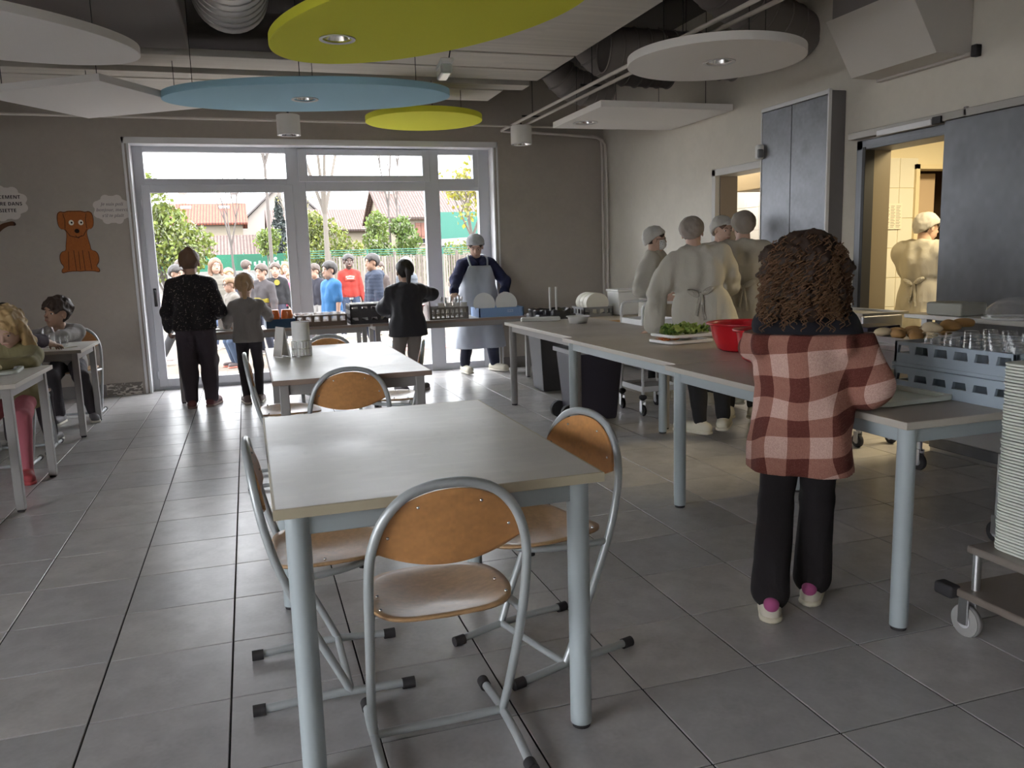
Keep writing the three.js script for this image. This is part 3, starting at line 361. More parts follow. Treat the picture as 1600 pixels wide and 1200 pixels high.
// ---------- ducts, pipes, fittings ----------
const galv = new THREE.MeshPhysicalMaterial({ color: new THREE.Color().setRGB(0.50, 0.49, 0.48), metalness: 0.8, roughness: 0.45 }), lagging = M(0.22, 0.20, 0.19, 0.75);
function ribbed(pts, r, seg, mat, parent, name, ribs) { part(name, pipe(pts, r, seg, 28), mat, parent); const c = new THREE.CatmullRomCurve3(pts.map((p) => V(...p))), rr = []; for (let k = 0; k <= ribs; k++) { const p = c.getPointAt(k / ribs), t = c.getTangentAt(k / ribs); const g = new THREE.TorusGeometry(r, 0.009, 6, 32); g.applyQuaternion(new THREE.Quaternion().setFromUnitVectors(V(0, 0, 1), t)); rr.push(g.translate(p.x, p.y, p.z)); } part('ribs', rr, mat, parent); }
{
  const a = thing('spiral_duct', 'shiny ribbed ventilation duct between the white and lime panels', 'duct'); ribbed([[1.0, 3.32, 1.6], [1.0, 3.32, -0.4], [1.0, 3.32, -3.2]], 0.265, 40, galv, a, 'tube', 34); part('end_collar', cyl(0.275, 0.272, 0, 0.1, 0, 0, 32).rotateX(-Math.PI / 2).translate(1.0, 3.32, -3.2), galv, a);
  const b = thing('wall_duct', 'thick lagged duct ending at the right wall behind the white square panel', 'duct'); ribbed([[4.05, 3.1, -3.4], [4.6, 3.08, -3.35], [5.28, 3.06, -3.3]], 0.19, 30, lagging, b, 'tube', 10);
  const c = thing('wall_duct', 'lagged duct slanting to the wall above the steel cupboard', 'duct'); ribbed([[4.1, 3.36, -2.0], [4.6, 3.2, -2.2], [5.28, 3.0, -2.35]], 0.19, 30, lagging, c, 'tube', 8);
  const d = thing('elbow_duct', 'bent pale duct at the far right corner of the ceiling raft', 'duct'); ribbed([[4.12, 3.56, -4.9], [4.16, 3.3, -4.9], [4.4, 3.12, -4.95], [4.8, 3.1, -5.0]], 0.17, 36, lagging, d, 'tube', 10);
  const e = thing('elbow_duct', 'bent pale duct in front of the corner one', 'duct'); ribbed([[4.12, 3.56, -3.95], [4.16, 3.28, -3.95], [4.45, 3.12, -3.98], [5.0, 3.1, -4.0]], 0.17, 36, lagging, e, 'tube', 10);
  const pm = M(0.62, 0.58, 0.53, 0.5);
  solo('heating_pipe', [pipe([[3.95, 2.80, 1.2], [3.95, 2.815, -2], [3.93, 2.82, -5.98], [3.98, 2.82, -6.08], [4.2, 2.815, -6.1], [5.1, 2.78, -6.1], [5.2, 2.76, -6.1], [5.23, 2.7, -6.1], [5.235, 2.2, -6.1], [5.24, 0.05, -6.1]], 0.016, 160, 8, false, 0.15)], pm, 'left one of two pale pipes running along the ceiling and down the corner', 'pipe', 'pale heating pipes');
  solo('heating_pipe', [pipe([[4.09, 2.80, 1.2], [4.09, 2.815, -2], [4.08, 2.82, -5.9], [4.12, 2.82, -6.02], [4.3, 2.81, -6.04], [5.12, 2.76, -6.04], [5.22, 2.72, -6.04], [5.25, 2.65, -6.04], [5.26, 2.2, -6.03], [5.265, 0.05, -6.03]], 0.016, 160, 8, false, 0.15)], pm, 'right one of two pale pipes running along the ceiling and down the corner', 'pipe', 'pale heating pipes');
  const cb = []; for (const z of [-5.2, -3.6, -2.0, -0.4]) cb.push(bx(3.9, 4.14, 2.835, 2.85, z - 0.012, z + 0.012), cyl(0.004, 0.004, 2.85, TOP, 4.02, z, 6)); const ph = thing('pipe_hanger', 'dark clips and rods holding the pair of pale pipes', 'pipe hanger'); cb.forEach((q, k) => part(k % 2 ? 'rod' : 'clip', q, blackMat, ph));
  solo('lighting_rail', [rod([-4.4, 2.83, -5.62], [5.2, 2.80, -5.62], 0.012, 8)], pm, 'thin pale rail along the top of the window wall', 'rail');
  const lamp = (x, y, label) => { const g = thing('cylinder_lamp', label, 'lamp', [x, y, -5.6], 0, 'white cylinder lamps on the rail'); part('shade', lathe([[0.115, 0], [0.118, 0.004], [0.118, 0.195], [0.11, 0.2], [0.001, 0.2]], 36), whiteMat, g); part('rim', lathe([[0.118, -0.004], [0.118, 0.006], [0.1, 0.006], [0.1, -0.004], [0.118, -0.004]], 36), trimMat, g); part('reflector', lathe([[0.1, 0.0], [0.07, 0.06], [0.001, 0.08]], 32), chromeMat, g); part('bracket', [cyl(0.012, 0.012, 0.2, 0.23, 0, 0, 8), rb(-0.03, 0.03, 0.2, 0.215, -0.03, 0.03, 0.004)], blackMat, g); };
  lamp(1.49, 2.665, 'white cylinder lamp above the glass door below the blue oval'); lamp(4.02, 2.605, 'white cylinder lamp above the dark wall right of the window'); lamp(-1.30, 2.74, 'white cylinder lamp cut off at the left edge below the square panel');
  const h = thing('air_unit', 'pale sloping sheet metal air unit high on the right wall', 'air unit', [X1, 2.5, -1.1]);
  part('housing', prism([[-0.008, 0], [-0.27, 0], [-0.49, 0.35], [-0.008, 0.35]], 0.73, 0.003).translate(0, 0, -0.37), M(0.58, 0.55, 0.51, 0.6), h); part('duct_box', bx(-0.46, -0.01, 0.355, 1.095, -0.35, 0.4), lagging, h); part('lip', [rb(-0.05, -0.003, -0.018, 0.004, -0.39, 0.4, 0.004)], M(0.5, 0.47, 0.43, 0.5), h); part('bracket', rb(-0.05, -0.003, -0.03, 0.04, 0.4, 0.44, 0.006), blackMat, h);
  const em = thing('emergency_light', 'clear lensed emergency light box hung below the ceiling raft', 'emergency light', [2.53, 2.78, -3.0], -0.1);
  part('base', rb(-0.05, 0.05, 0.03, 0.06, -0.17, 0.17, 0.01), whiteMat, em); part('lens', rb(-0.045, 0.045, -0.04, 0.032, -0.165, 0.12, 0.02, 3), M(0.85, 0.88, 0.86, 0.15, { transmission: 0.6, thickness: 0 }), em); part('pictogram', rb(-0.03, 0.03, -0.02, -0.012, -0.12, 0.02, 0.003), M(0.1, 0.55, 0.25, 0.5), em); part('cable', pipe([[0.02, 0.06, 0.1], [0.03, 0.16, 0.12], [0.0, 0.32, 0.1]], 0.005, 16, 6), blackMat, em);
  const sn = thing('ceiling_sensor', 'white ball shaped sensor between the lime and blue ovals', 'sensor', [1.55, 2.77, -2.62]); part('ball', new THREE.SphereGeometry(0.042, 20, 14), whiteMat, sn); part('mount', [cyl(0.03, 0.036, 0.02, 0.07, 0, 0, 16)], whiteMat, sn); part('stem', cyl(0.006, 0.006, 0.07, TOP - 2.77, 0, 0, 6), blackMat, sn);
  solo('roof_unit', rb(-2.6, 0.66, 3.12, 3.59, -4.15, -1.4, 0.02), lagging, 'dark flat box under the ceiling above the white oval', 'air unit');
}
// ---------- tables ----------
const scuff = noiseTex(256, (u, v) => { const k = 1 + 0.05 * tnoise(u, v, 4) + 0.05 * Math.max(0, tnoise(u, v * 3, 14, 4)) - 0.07 * Math.max(0, tnoise(u * 2, v, 26, 7) - 0.35); return [218 * k, 214 * k, 207 * k]; });
const scuffRough = noiseTex(256, (u, v) => 125 + 14 * tnoise(u, v, 6, 3) + 9 * tnoise(u, v * 2, 24, 9), false);
const topMat = new THREE.MeshPhysicalMaterial({ map: withRepeat(scuff, 0.9), roughnessMap: withRepeat(scuffRough, 0.9), roughness: 0.8 });
const topDarkMat = new THREE.MeshPhysicalMaterial({ map: withRepeat(noiseTex(128, (u, v) => { const k = 1 + 0.06 * tnoise(u, v, 5); return [172 * k, 163 * k, 154 * k]; }), 0.9), roughnessMap: withRepeat(scuffRough, 0.9), roughness: 0.85 });
const edgeMat = M(0.52, 0.46, 0.33, 0.5), edgeGrey = M(0.50, 0.46, 0.40, 0.5), edgeBrown = M(0.30, 0.22, 0.18, 0.5);
const legBlue = M(0.40, 0.45, 0.47, 0.38), legGrey = M(0.31, 0.295, 0.285, 0.42);
function table(label, x0, x1, z0, z1, h, o = {}) {
  const t = thing('table', label, 'table', [(x0 + x1) / 2, 0, (z0 + z1) / 2], o.yaw || 0, o.group), w = (x1 - x0) / 2, d = (z1 - z0) / 2, lm = o.leg || legBlue, r = o.square ? 0.024 : 0.031, i = o.inset ?? 0.055;
  part('tabletop', uvPlanar(plainGeo(rb(-w + 0.002, w - 0.002, h - 0.0245, h, -d + 0.002, d - 0.002, 0.003)), 'x', 'z'), o.top || topMat, t);
  part('edge_band', prismRing(w, d, 0.004).translate(0, h - 0.027, 0), o.edge || edgeMat, t);
  for (const s of [-1, 1]) { part('side_rail', rb(-w + i, w - i, h - 0.085, h - 0.026, s * (d - i) - 0.014, s * (d - i) + 0.014, 0.004), lm, t); part('end_rail', rb(s * (w - i) - 0.014, s * (w - i) + 0.014, h - 0.085, h - 0.026, -d + i, d - i, 0.004), lm, t); }
  for (const a of [-1, 1]) for (const b of [-1, 1]) { const x = a * (w - i), z = b * (d - i); const l = part('leg', o.square ? rb(x - r, x + r, 0.014, h - 0.026, z - r, z + r, 0.005) : cyl(r, r, 0.014, h - 0.026, x, z, 24), lm, t); part('foot', o.square ? rb(x - r * 0.8, x + r * 0.8, 0.001, 0.016, z - r * 0.8, z + r * 0.8, 0.004) : cyl(r * 0.85, r * 0.9, 0.001, 0.016, x, z, 16), rubberMat, l); }
  return t;
}
function prismRing(w, d, t) { const s = shapeOf([[-w, -d], [w, -d], [w, d], [-w, d]]); s.holes.push(shapeOf([[-w + t, -d + t], [-w + t, d - t], [w - t, d - t], [w - t, -d + t]])); return new THREE.ExtrudeGeometry(s, { depth: 0.022, bevelEnabled: true, bevelThickness: 0.0025, bevelSize: 0.0025, bevelSegments: 2 }).rotateX(-Math.PI / 2).translate(0, 0.0025, 0); }
table('bare pale laminate table in the foreground with blue grey legs', 0.985, 1.85, 0.13, 1.40, 0.765);
table('bare pale laminate table holding the napkin basket', 1.05, 1.87, -2.62, -0.88, 0.765, { edge: edgeBrown, leg: legGrey, square: true });
const sg = 'tables in the serving row';
table('serving table nearest the camera with the white tray', 3.03, 3.88, -0.425, 1.24, 0.765, { top: topDarkMat, edge: edgeGrey, group: sg });
table('middle serving table with the salad trays and big red basin', 3.10, 3.93, -2.085, -0.445, 0.765, { top: topDarkMat, edge: edgeGrey, group: sg });
table('far serving table with the small white tub, above the wheeled bin', 3.18, 4.02, -3.74, -2.10, 0.765, { top: topDarkMat, edge: edgeGrey, group: sg, leg: legGrey });
table('low table along the glass door behind the two children', 0.22, 2.16, -5.84, -5.24, 0.70, { edge: edgeBrown, leg: legGrey, square: true });
table('low table at the window in front of the worker in the apron', 2.19, 3.98, -5.84, -5.24, 0.70, { edge: edgeBrown, leg: legGrey, square: true });
table('table at far left edge with the bread tray', -1.55, -0.30, -2.62, -1.70, 0.74, { edge: edgeGrey, leg: legGrey, square: true });
table('table by the dog drawing where the boy leans', -1.55, -0.345, -4.72, -3.86, 0.72, { edge: edgeGrey, leg: legGrey, square: true });
table('small wood edged table in the corner under the white bins', 4.32, 5.12, -5.35, -4.05, 0.70, { top: M(0.5, 0.42, 0.32, 0.5), edge: M(0.55, 0.34, 0.14, 0.5), leg: legGrey });
// ---------- chairs ----------
const beech = (base, seed) => noiseTex(256, (u, v) => { const g = tnoise(u * 0.5, v, 40, seed) * 0.6 + tnoise(u, v, 5, seed + 4) * 0.5, s = 0.04 * tnoise(u, v, 60, seed + 9); const k = 1 + 0.09 * g + s; return base.map((c) => c * k); });
const woodMat = new THREE.MeshPhysicalMaterial({ map: withRepeat(beech([205, 148, 92], 3), 2.2), roughness: 0.38, clearcoat: 0.35, clearcoatRoughness: 0.3 });
const woodSeatMat = new THREE.MeshPhysicalMaterial({ map: withRepeat(beech([196, 158, 116], 8), 2.2), roughness: 0.34, clearcoat: 0.3, clearcoatRoughness: 0.3 });
const tubeMat = M(0.46, 0.49, 0.50, 0.32, { metalness: 0.25 });
function solidSheet(nu, nv, f, thick, offset) { // closed thin board over a grid f(u, v) -> [x, y, z]; offset direction given
  const P = [], I = [], uv = [], N = (nu + 1) * (nv + 1); for (const s of [0, 1]) for (let i = 0; i <= nu; i++) for (let j = 0; j <= nv; j++) { const p = f(i / nu, j / nv); P.push(p[0] + offset[0] * thick * s, p[1] + offset[1] * thick * s, p[2] + offset[2] * thick * s); uv.push(p[0], Math.abs(offset[1]) > 0.5 ? p[2] : p[1]); }
  const at = (s, i, j) => s * N + i * (nv + 1) + j; const quad = (a, b, c, d) => I.push(a, b, c, a, c, d);
  for (let i = 0; i < nu; i++) for (let j = 0; j < nv; j++) { quad(at(0, i, j), at(0, i, j + 1), at(0, i + 1, j + 1), at(0, i + 1, j)); quad(at(1, i, j), at(1, i + 1, j), at(1, i + 1, j + 1), at(1, i, j + 1)); }
  for (let i = 0; i < nu; i++) { quad(at(0, i, 0), at(0, i + 1, 0), at(1, i + 1, 0), at(1, i, 0)); quad(at(0, i + 1, nv), at(0, i, nv), at(1, i, nv), at(1, i + 1, nv)); }
  for (let j = 0; j < nv; j++) { quad(at(0, 0, j + 1), at(0, 0, j), at(1, 0, j), at(1, 0, j + 1)); quad(at(0, nu, j), at(0, nu, j + 1), at(1, nu, j + 1), at(1, nu, j)); }
  let g = new THREE.BufferGeometry(); g.setAttribute('position', new THREE.Float32BufferAttribute(P, 3)); g.setAttribute('uv', new THREE.Float32BufferAttribute(uv, 2)); g.setIndex(I); g.computeVertexNormals(); return g;
}
function makeChair(label) {
  const c = thing('school_chair', label, 'chair', [0, 0, 0], 0, 'school chairs with tube frames'), R = 0.0128;
  const half = [[0.19, 0.03, -0.05], [0.198, 0.14, 0.0], [0.203, 0.30, 0.075], [0.206, 0.45, 0.135], [0.206, 0.56, 0.165], [0.198, 0.645, 0.182], [0.168, 0.725, 0.194], [0.115, 0.782, 0.202], [0.05, 0.806, 0.205]];
  part('back_hoop', pipe([...half.map(([x, y, z]) => [-x, y, z]), [0, 0.81, 0.206], ...half.slice().reverse()], R, 110, 14), tubeMat, c);
  for (const s of [-1, 1]) { const k = part('floor_skid', pipe([[s * 0.185, 0.02, -0.235], [s * 0.19, 0.026, -0.12], [s * 0.19, 0.03, -0.02], [s * 0.19, 0.026, 0.1], [s * 0.185, 0.02, 0.225]], R, 24, 12), tubeMat, c); for (const [z0, z1] of [[-0.252, -0.212], [0.205, 0.243]]) part('end_cap', cyl(0.0175, 0.0175, 0, z1 - z0, 0, 0, 16).rotateX(Math.PI / 2).translate(s * 0.185, 0.0185, z0), rubberMat, k); }
  part('cross_bar', rod([-0.19, 0.03, -0.05], [0.19, 0.03, -0.05], R * 0.95, 12), tubeMat, c);
  part('seat_frame', pipe([[-0.203, 0.415, 0.122], [-0.19, 0.418, 0.04], [-0.165, 0.42, -0.06], [-0.1, 0.42, -0.145], [0, 0.42, -0.165], [0.1, 0.42, -0.145], [0.165, 0.42, -0.06], [0.19, 0.418, 0.04], [0.203, 0.415, 0.122]], R * 0.9, 50, 10), tubeMat, c);
  for (const [x, z] of [[-0.11, -0.12], [0.11, -0.12]]) part('table_rest', cyl(0.014, 0.014, 0.395, 0.414, x, z, 10), rubberMat, c);
  { // dished plywood seat
    const out = (a) => { const cs = Math.cos(a), sn = Math.sin(a); if (sn >= 0) { const e = 0.62; return [0.197 * Math.sign(cs) * Math.pow(Math.abs(cs), 0.32), 0.105 * Math.pow(sn, e) + 0.045 * (1 - cs * cs)]; } return [0.197 * Math.sign(cs) * Math.pow(Math.abs(cs), 0.86), -0.232 * Math.pow(-sn, 0.92)]; };
    const nr = 10, na = 72, P = [], uv = [], I = []; for (const s of [0, 1]) { for (let r = 0; r <= nr; r++) for (let k = 0; k < na; k++) { const [ox, oz] = out(k / na * Math.PI * 2), q = r / nr, x = ox * q, z = oz * q; const y = 0.447 - 0.02 * Math.pow(1 - q * q, 1.5) + 0.012 * (x / 0.2) * (x / 0.2) - 0.010 * Math.max(0, -z / 0.23) ** 3 - s * 0.0105; P.push(x, y, z); uv.push(x, z); } }
    const at = (s, r, k) => s * (nr + 1) * na + r * na + (k % na); for (let r = 0; r < nr; r++) for (let k = 0; k < na; k++) { I.push(at(0, r, k), at(0, r + 1, k + 1), at(0, r + 1, k), at(0, r, k), at(0, r, k + 1), at(0, r + 1, k + 1)); I.push(at(1, r, k), at(1, r + 1, k), at(1, r + 1, k + 1), at(1, r, k), at(1, r + 1, k + 1), at(1, r, k + 1)); }
    for (let k = 0; k < na; k++) I.push(at(0, nr, k), at(0, nr, k + 1), at(1, nr, k + 1), at(0, nr, k), at(1, nr, k + 1), at(1, nr, k));
    const g = new THREE.BufferGeometry(); g.setAttribute('position', new THREE.Float32BufferAttribute(P, 3)); g.setAttribute('uv', new THREE.Float32BufferAttribute(uv, 2)); g.setIndex(I); const n = g.toNonIndexed(); const g2 = mergeVertices(n); g2.computeVertexNormals(); part('seat', g2, woodSeatMat, c);
  }
  const zb = (x, y) => 0.178 + (y - 0.6) * 0.13 + 0.022 * (1 - (x / 0.19) ** 2) - 0.014;
  part('backrest', solidSheet(30, 10, (u, v) => { const t = u * 2 - 1, x = 0.188 * t, top = 0.645 + 0.15 * Math.sqrt(Math.max(0, 1 - t * t * 0.995)), bot = 0.645 - 0.046 * (1 - t * t) - 0.004, y = lerp(bot, top, v); return [x, y, zb(x, y)]; }, 0.01, [0, 0, -1]), woodMat, c);
  for (const [x, y, z] of [[-0.17, 0.458, 0.09], [0.17, 0.458, 0.09], [-0.165, 0.458, 0.0], [0.165, 0.458, 0.0]]) part('screw', new THREE.SphereGeometry(0.005, 8, 6).translate(x, y, z), chromeMat, c);
  for (const [x, y] of [[-0.155, 0.68], [0.155, 0.68], [-0.08, 0.755], [0.08, 0.755]]) for (const s of [0, -0.011]) part('screw', new THREE.SphereGeometry(0.0048, 8, 6).translate(x, y, zb(x, y) + s), chromeMat, c);
  return c;
}
const chair0 = makeChair('chair in the foreground with its back to the camera'); chair0.position.set(1.40, 0, 1.283);
const cg = 'school chairs with tube frames';
copyOf(chair0, [1.128, 0, 0.775], -Math.PI / 2, 'chair tucked under the left side of the foreground table', cg);
copyOf(chair0, [1.858, 0, 0.85], 1.855, 'chair turned at an angle on the right of the foreground table', cg);
copyOf(chair0, [1.42, 0, -1.02], 0.03, 'chair between the two pale tables with its back to the camera', cg);
copyOf(chair0, [1.12, 0, -1.85], -Math.PI / 2, 'chair on the left side of the napkin table near the grey hooded girl', cg);
copyOf(chair0, [1.50, 0, -2.62], Math.PI, 'chair at the far end of the napkin table', cg);
copyOf(chair0, [1.86, 0, -2.05], Math.PI / 2 - 0.2, 'chair on the right side of the napkin table', cg);
copyOf(chair0, [-0.74, 0, -2.93], Math.PI, 'chair under the fair haired girl at far left', cg);
copyOf(chair0, [-0.72, 0, -3.52], 0, 'chair under the child in dark clothes at left', cg);
copyOf(chair0, [-0.62, 0, -5.02], Math.PI, 'chair under the smiling boy by the wall', cg);
copyOf(chair0, [-0.62, 0, -1.36], 0.1, 'empty chair at the bottom left edge of the picture', cg);
// ---------- dishes, crates and food ----------
const porcelain = M(0.80, 0.79, 0.76, 0.25), plasticWhite = M(0.76, 0.75, 0.72, 0.4), glassSolid = M(1, 1, 1, 0.05, { transmission: 1, thickness: 0, ior: 1.45 }), redPlastic = M(0.50, 0.012, 0.02, 0.28), rackBlue = M(0.33, 0.39, 0.45, 0.45), rackBrown = M(0.17, 0.12, 0.09, 0.6), rackDark = M(0.06, 0.055, 0.055, 0.6), rackGrey = M(0.25, 0.23, 0.21, 0.6), crateBlue = M(0.22, 0.34, 0.58, 0.45), crateNavy = M(0.03, 0.08, 0.16, 0.5);
const basinGeo = (r, h) => lathe([[0.001, 0], [r * 0.62, 0], [r * 0.74, h * 0.08], [r * 0.88, h * 0.5], [r * 0.95, h * 0.94], [r * 1.06, h * 0.95], [r * 1.08, h], [r * 1.05, h * 1.02], [r * 0.96, h], [r * 0.93, h * 0.95], [r * 0.85, h * 0.5], [r * 0.70, h * 0.1], [r * 0.6, h * 0.03], [0.001, h * 0.03]], 56);
solo('red_basin', basinGeo(0.205, 0.165), redPlastic, 'large red plastic basin beside the salad trays', 'basin', null, [3.74, 0.766, -0.78]);
solo('red_basin', basinGeo(0.165, 0.17), redPlastic, 'smaller red basin holding ladles in front of the curly haired girl', 'basin', null, [3.56, 0.766, -0.30]);
solo('red_basin', basinGeo(0.15, 0.165), redPlastic, 'red basin on the window table beside the girl in black', 'basin', null, [2.64, 0.701, -5.45]);
function ladle(p, q, r, label) { const g = thing('ladle', label, 'ladle', p); part('bowl', lathe([[0.001, -r], [r * 0.7, -r * 0.72], [r, 0], [r * 0.93, 0], [r * 0.64, -r * 0.66], [0.001, -r * 0.92]], 24), chromeMat, g); part('handle', pipe([[r, 0, 0], [r + q[0] * 0.2, q[1] * 0.35, q[2] * 0.2], [q[0] * 0.7, q[1] * 0.85, q[2] * 0.7], q], 0.005, 24, 8), chromeMat, g); return g; }
ladle([3.55, 0.905, -0.34], [0.13, 0.09, -0.12], 0.05, 'steel ladle lying left in the small red basin'); ladle([3.61, 0.90, -0.26], [0.12, 0.1, 0.04], 0.045, 'steel ladle lying right in the small red basin');
// canteen trays
const trayGeo = (w, d) => { const f = (s, e) => { const k = new THREE.Shape(), x = w / 2 - e, y = d / 2 - e, r = 0.05 - e * 0.5; k.moveTo(-x + r, -y).lineTo(x - r, -y).quadraticCurveTo(x, -y, x, -y + r).lineTo(x, y - r).quadraticCurveTo(x, y, x - r, y).lineTo(-x + r, y).quadraticCurveTo(-x, y, -x, y - r).lineTo(-x, -y + r).quadraticCurveTo(-x, -y, -x + r, -y); return k; }; const base = new THREE.ExtrudeGeometry(f(1, 0.022), { depth: 0.004, bevelEnabled: false, curveSegments: 6 }).rotateX(-Math.PI / 2); const rimS = f(1, 0); rimS.holes.push(f(1, 0.02)); const rim = new THREE.ExtrudeGeometry(rimS, { depth: 0.012, bevelEnabled: true, bevelThickness: 0.003, bevelSize: 0.003, bevelSegments: 2, curveSegments: 6 }).rotateX(-Math.PI / 2).translate(0, 0.006, 0); return merge([base, rim]); };
const trayWhite = M(0.62, 0.65, 0.58, 0.35);
solo('tray', trayGeo(0.36, 0.30), trayWhite, 'empty white tray on the near serving table', 'tray', null, [3.30, 0.766, 0.86], 0.05);
solo('tray', trayGeo(0.34, 0.28), plasticWhite, 'lower one of the two salad trays', 'tray', null, [3.66, 0.766, -1.38], 0.1);
solo('tray', trayGeo(0.34, 0.28), plasticWhite, 'upper one of the two salad trays', 'tray', null, [3.68, 0.803, -1.40], 0.1);
{ // salad: leaves on the upper tray, grated carrot between the trays
  const lf = [[0.22, 0.34, 0.06], [0.36, 0.45, 0.12], [0.12, 0.24, 0.05]].map((c) => M(...c, 0.6)), r = rng(77);
  const leaf = (s) => { const g = new THREE.PlaneGeometry(s, s * 1.3, 5, 6), p = g.attributes.position; for (let i = 0; i < p.count; i++) { const x = p.getX(i) / s, y = p.getY(i) / s; p.setXYZ(i, p.getX(i) * (1 - 0.75 * y * y), p.getY(i), s * (0.25 * Math.sin(x * 9 + y * 5) + 0.35 * x * x)); } g.computeVertexNormals(); return g; };
  const heap = thing('salad_leaves', 'heap of torn green salad leaves on the upper salad tray', 'salad', [3.68, 0.82, -1.40]); heap.userData.kind = 'stuff';
  lf.forEach((lm) => { const l = []; for (let k = 0; k < 34; k++) l.push(leaf(0.03 + r() * 0.03).rotateZ(r() * 6.3).rotateX(-1.57 + (r() - 0.5) * 1.4).rotateZ((r() - 0.5) * 1.1).translate((r() - 0.5) * 0.27, 0.012 + r() * 0.03, (r() - 0.5) * 0.21)); const m = part('leaves', l, lm, heap); m.userData.kind = 'stuff'; });
  const gr = []; for (let k = 0; k < 90; k++) { const a = r() * 6.3, x = -0.1 + (r() - 0.5) * 0.1, z = (r() - 0.5) * 0.14, y = r() * 0.012; gr.push(rod([x, y, z], [x + Math.cos(a) * 0.025, y + 0.004, z + Math.sin(a) * 0.025], 0.0018, 4)); }
  const cm = solo('grated_carrot', gr, M(0.75, 0.20, 0.03, 0.6), 'grated carrot on the lower salad tray', 'carrot', null, [3.66, 0.786, -1.38]); cm.userData.kind = 'stuff';
}
solo('white_tub', lathe([[0.001, 0], [0.075, 0], [0.09, 0.05], [0.105, 0.058], [0.105, 0.062], [0.088, 0.056], [0.072, 0.006], [0.001, 0.006]], 36), plasticWhite, 'small white plastic tub on the far serving table', 'tub', null, [3.69, 0.766, -3.22]);
{ const t = thing('cleaning_bar', 'pale flat box lying at the far end of the serving row', 'box', [3.50, 0.766, -3.66], -0.25); part('body', rb(-0.18, 0.18, 0, 0.03, -0.04, 0.04, 0.006), M(0.62, 0.62, 0.56, 0.5), t); part('lid', rb(-0.175, 0.175, 0.029, 0.036, -0.036, 0.036, 0.003), M(0.7, 0.7, 0.66, 0.5), t); }
{ // napkin basket
  const g = thing('wire_basket', 'round wire basket holding white paper on the second table', 'basket', [1.265, 0.766, -1.97]), n = 20; const rings = [0.003, 0.05, 0.1].map((y) => new THREE.TorusGeometry(0.062, 0.0022, 6, 40).rotateX(Math.PI / 2).translate(0, y, 0)); for (const k of rings) part('ring', k, chromeMat, g); for (let k = 0; k < n; k++) { const a = k / n * 6.283; part('wire', rod([0.062 * Math.cos(a), 0.002, 0.062 * Math.sin(a)], [0.062 * Math.cos(a), 0.1, 0.062 * Math.sin(a)], 0.0017, 5), chromeMat, g); } part('base', cyl(0.06, 0.06, 0, 0.004, 0, 0, 32), chromeMat, g);
  solo('paper_roll', lathe([[0.018, 0], [0.055, 0], [0.056, 0.003], [0.056, 0.212], [0.054, 0.216], [0.018, 0.216], [0.018, 0]], 40), M(0.82, 0.82, 0.81, 0.9), 'white paper roll standing in the wire basket', 'paper roll', null, [1.265, 0.771, -1.97]);
  const c = new THREE.Shape().moveTo(0, 0).lineTo(0.1, 0).lineTo(0.05, 0.19); solo('menu_card', merge([bx(-0.002, 0.002, 0, 0.19, -0.06, 0.06).rotateZ(0.16).translate(0.0, 0, 0), bx(-0.002, 0.002, 0, 0.19, -0.06, 0.06).rotateZ(-0.16).translate(-0.062, 0, 0)]), M(0.7, 0.68, 0.64, 0.8), 'folded standing card left of the wire basket', 'card', null, [1.17, 0.767, -2.02], 0.4);
}
// crates: open lattice boxes
function crate(name, label, pos, w, d, h, mat, o = {}) {
  const g = thing(name, label, 'crate', pos, o.yaw || 0, o.group), t = 0.012, W = w / 2, D = d / 2;
  part('floor', rb(-W, W, 0, 0.012, -D, D, 0.003), mat, g);
  const side = (len, cols, rows) => { const s = shapeOf([[0, 0], [len, 0], [len, h], [0, h]]); for (const [y0, y1] of rows) for (let k = 0; k < cols; k++) { const a = len * (k + 0.14) / cols, b = len * (k + 0.86) / cols; s.holes.push(shapeOf([[a, y0 * h], [a + 0.006, y1 * h], [b - 0.006, y1 * h], [b, y0 * h]])); } return new THREE.ExtrudeGeometry(s, { depth: t, bevelEnabled: true, bevelThickness: 0.001, bevelSize: 0.001, bevelSegments: 1 }); };
  const rows = o.rows || [[0.5, 0.8]], cx = o.cx || 5, cz = o.cz || 5;
  part('side', side(w, cx, rows).translate(-W, 0, D - t), mat, g); part('side', side(w, cx, rows).translate(-W, 0, -D), mat, g); part('end', side(d, cz, rows).rotateY(Math.PI / 2).translate(-W, 0, D), mat, g); part('end', side(d, cz, rows).rotateY(Math.PI / 2).translate(W - t, 0, D), mat, g);
  if (o.bands) for (const y of o.bands) part('rib', prismRingAt(W + 0.006, D + 0.006, 0.008, 0.012).translate(0, y * h, 0), mat, g);
  if (o.cells) { const l = []; for (let k = 1; k < o.cells[0]; k++) part('divider', bx(-W + w * k / o.cells[0] - 0.0015, -W + w * k / o.cells[0] + 0.0015, 0.012, h * 0.8, -D + t, D - t), mat, g); for (let k = 1; k < o.cells[1]; k++) part('divider', bx(-W + t, W - t, 0.012, h * 0.8, -D + d * k / o.cells[1] - 0.0015, -D + d * k / o.cells[1] + 0.0015), mat, g); }
  return g;
}
function prismRingAt(w, d, t, h) { const s = shapeOf([[-w, -d], [w, -d], [w, d], [-w, d]]); s.holes.push(shapeOf([[-w + t, -d + t], [-w + t, d - t], [w - t, d - t], [w - t, -d + t]])); return new THREE.ExtrudeGeometry(s, { depth: h, bevelEnabled: false }).rotateX(-Math.PI / 2); }
const tumbler = (r, h) => lathe([[0.001, 0], [r * 0.72, 0], [r * 0.8, h * 0.05], [r, h * 0.98], [r, h], [r * 0.94, h], [r * 0.75, h * 0.1], [0.001, h * 0.08]], 20);
let gProto = null;
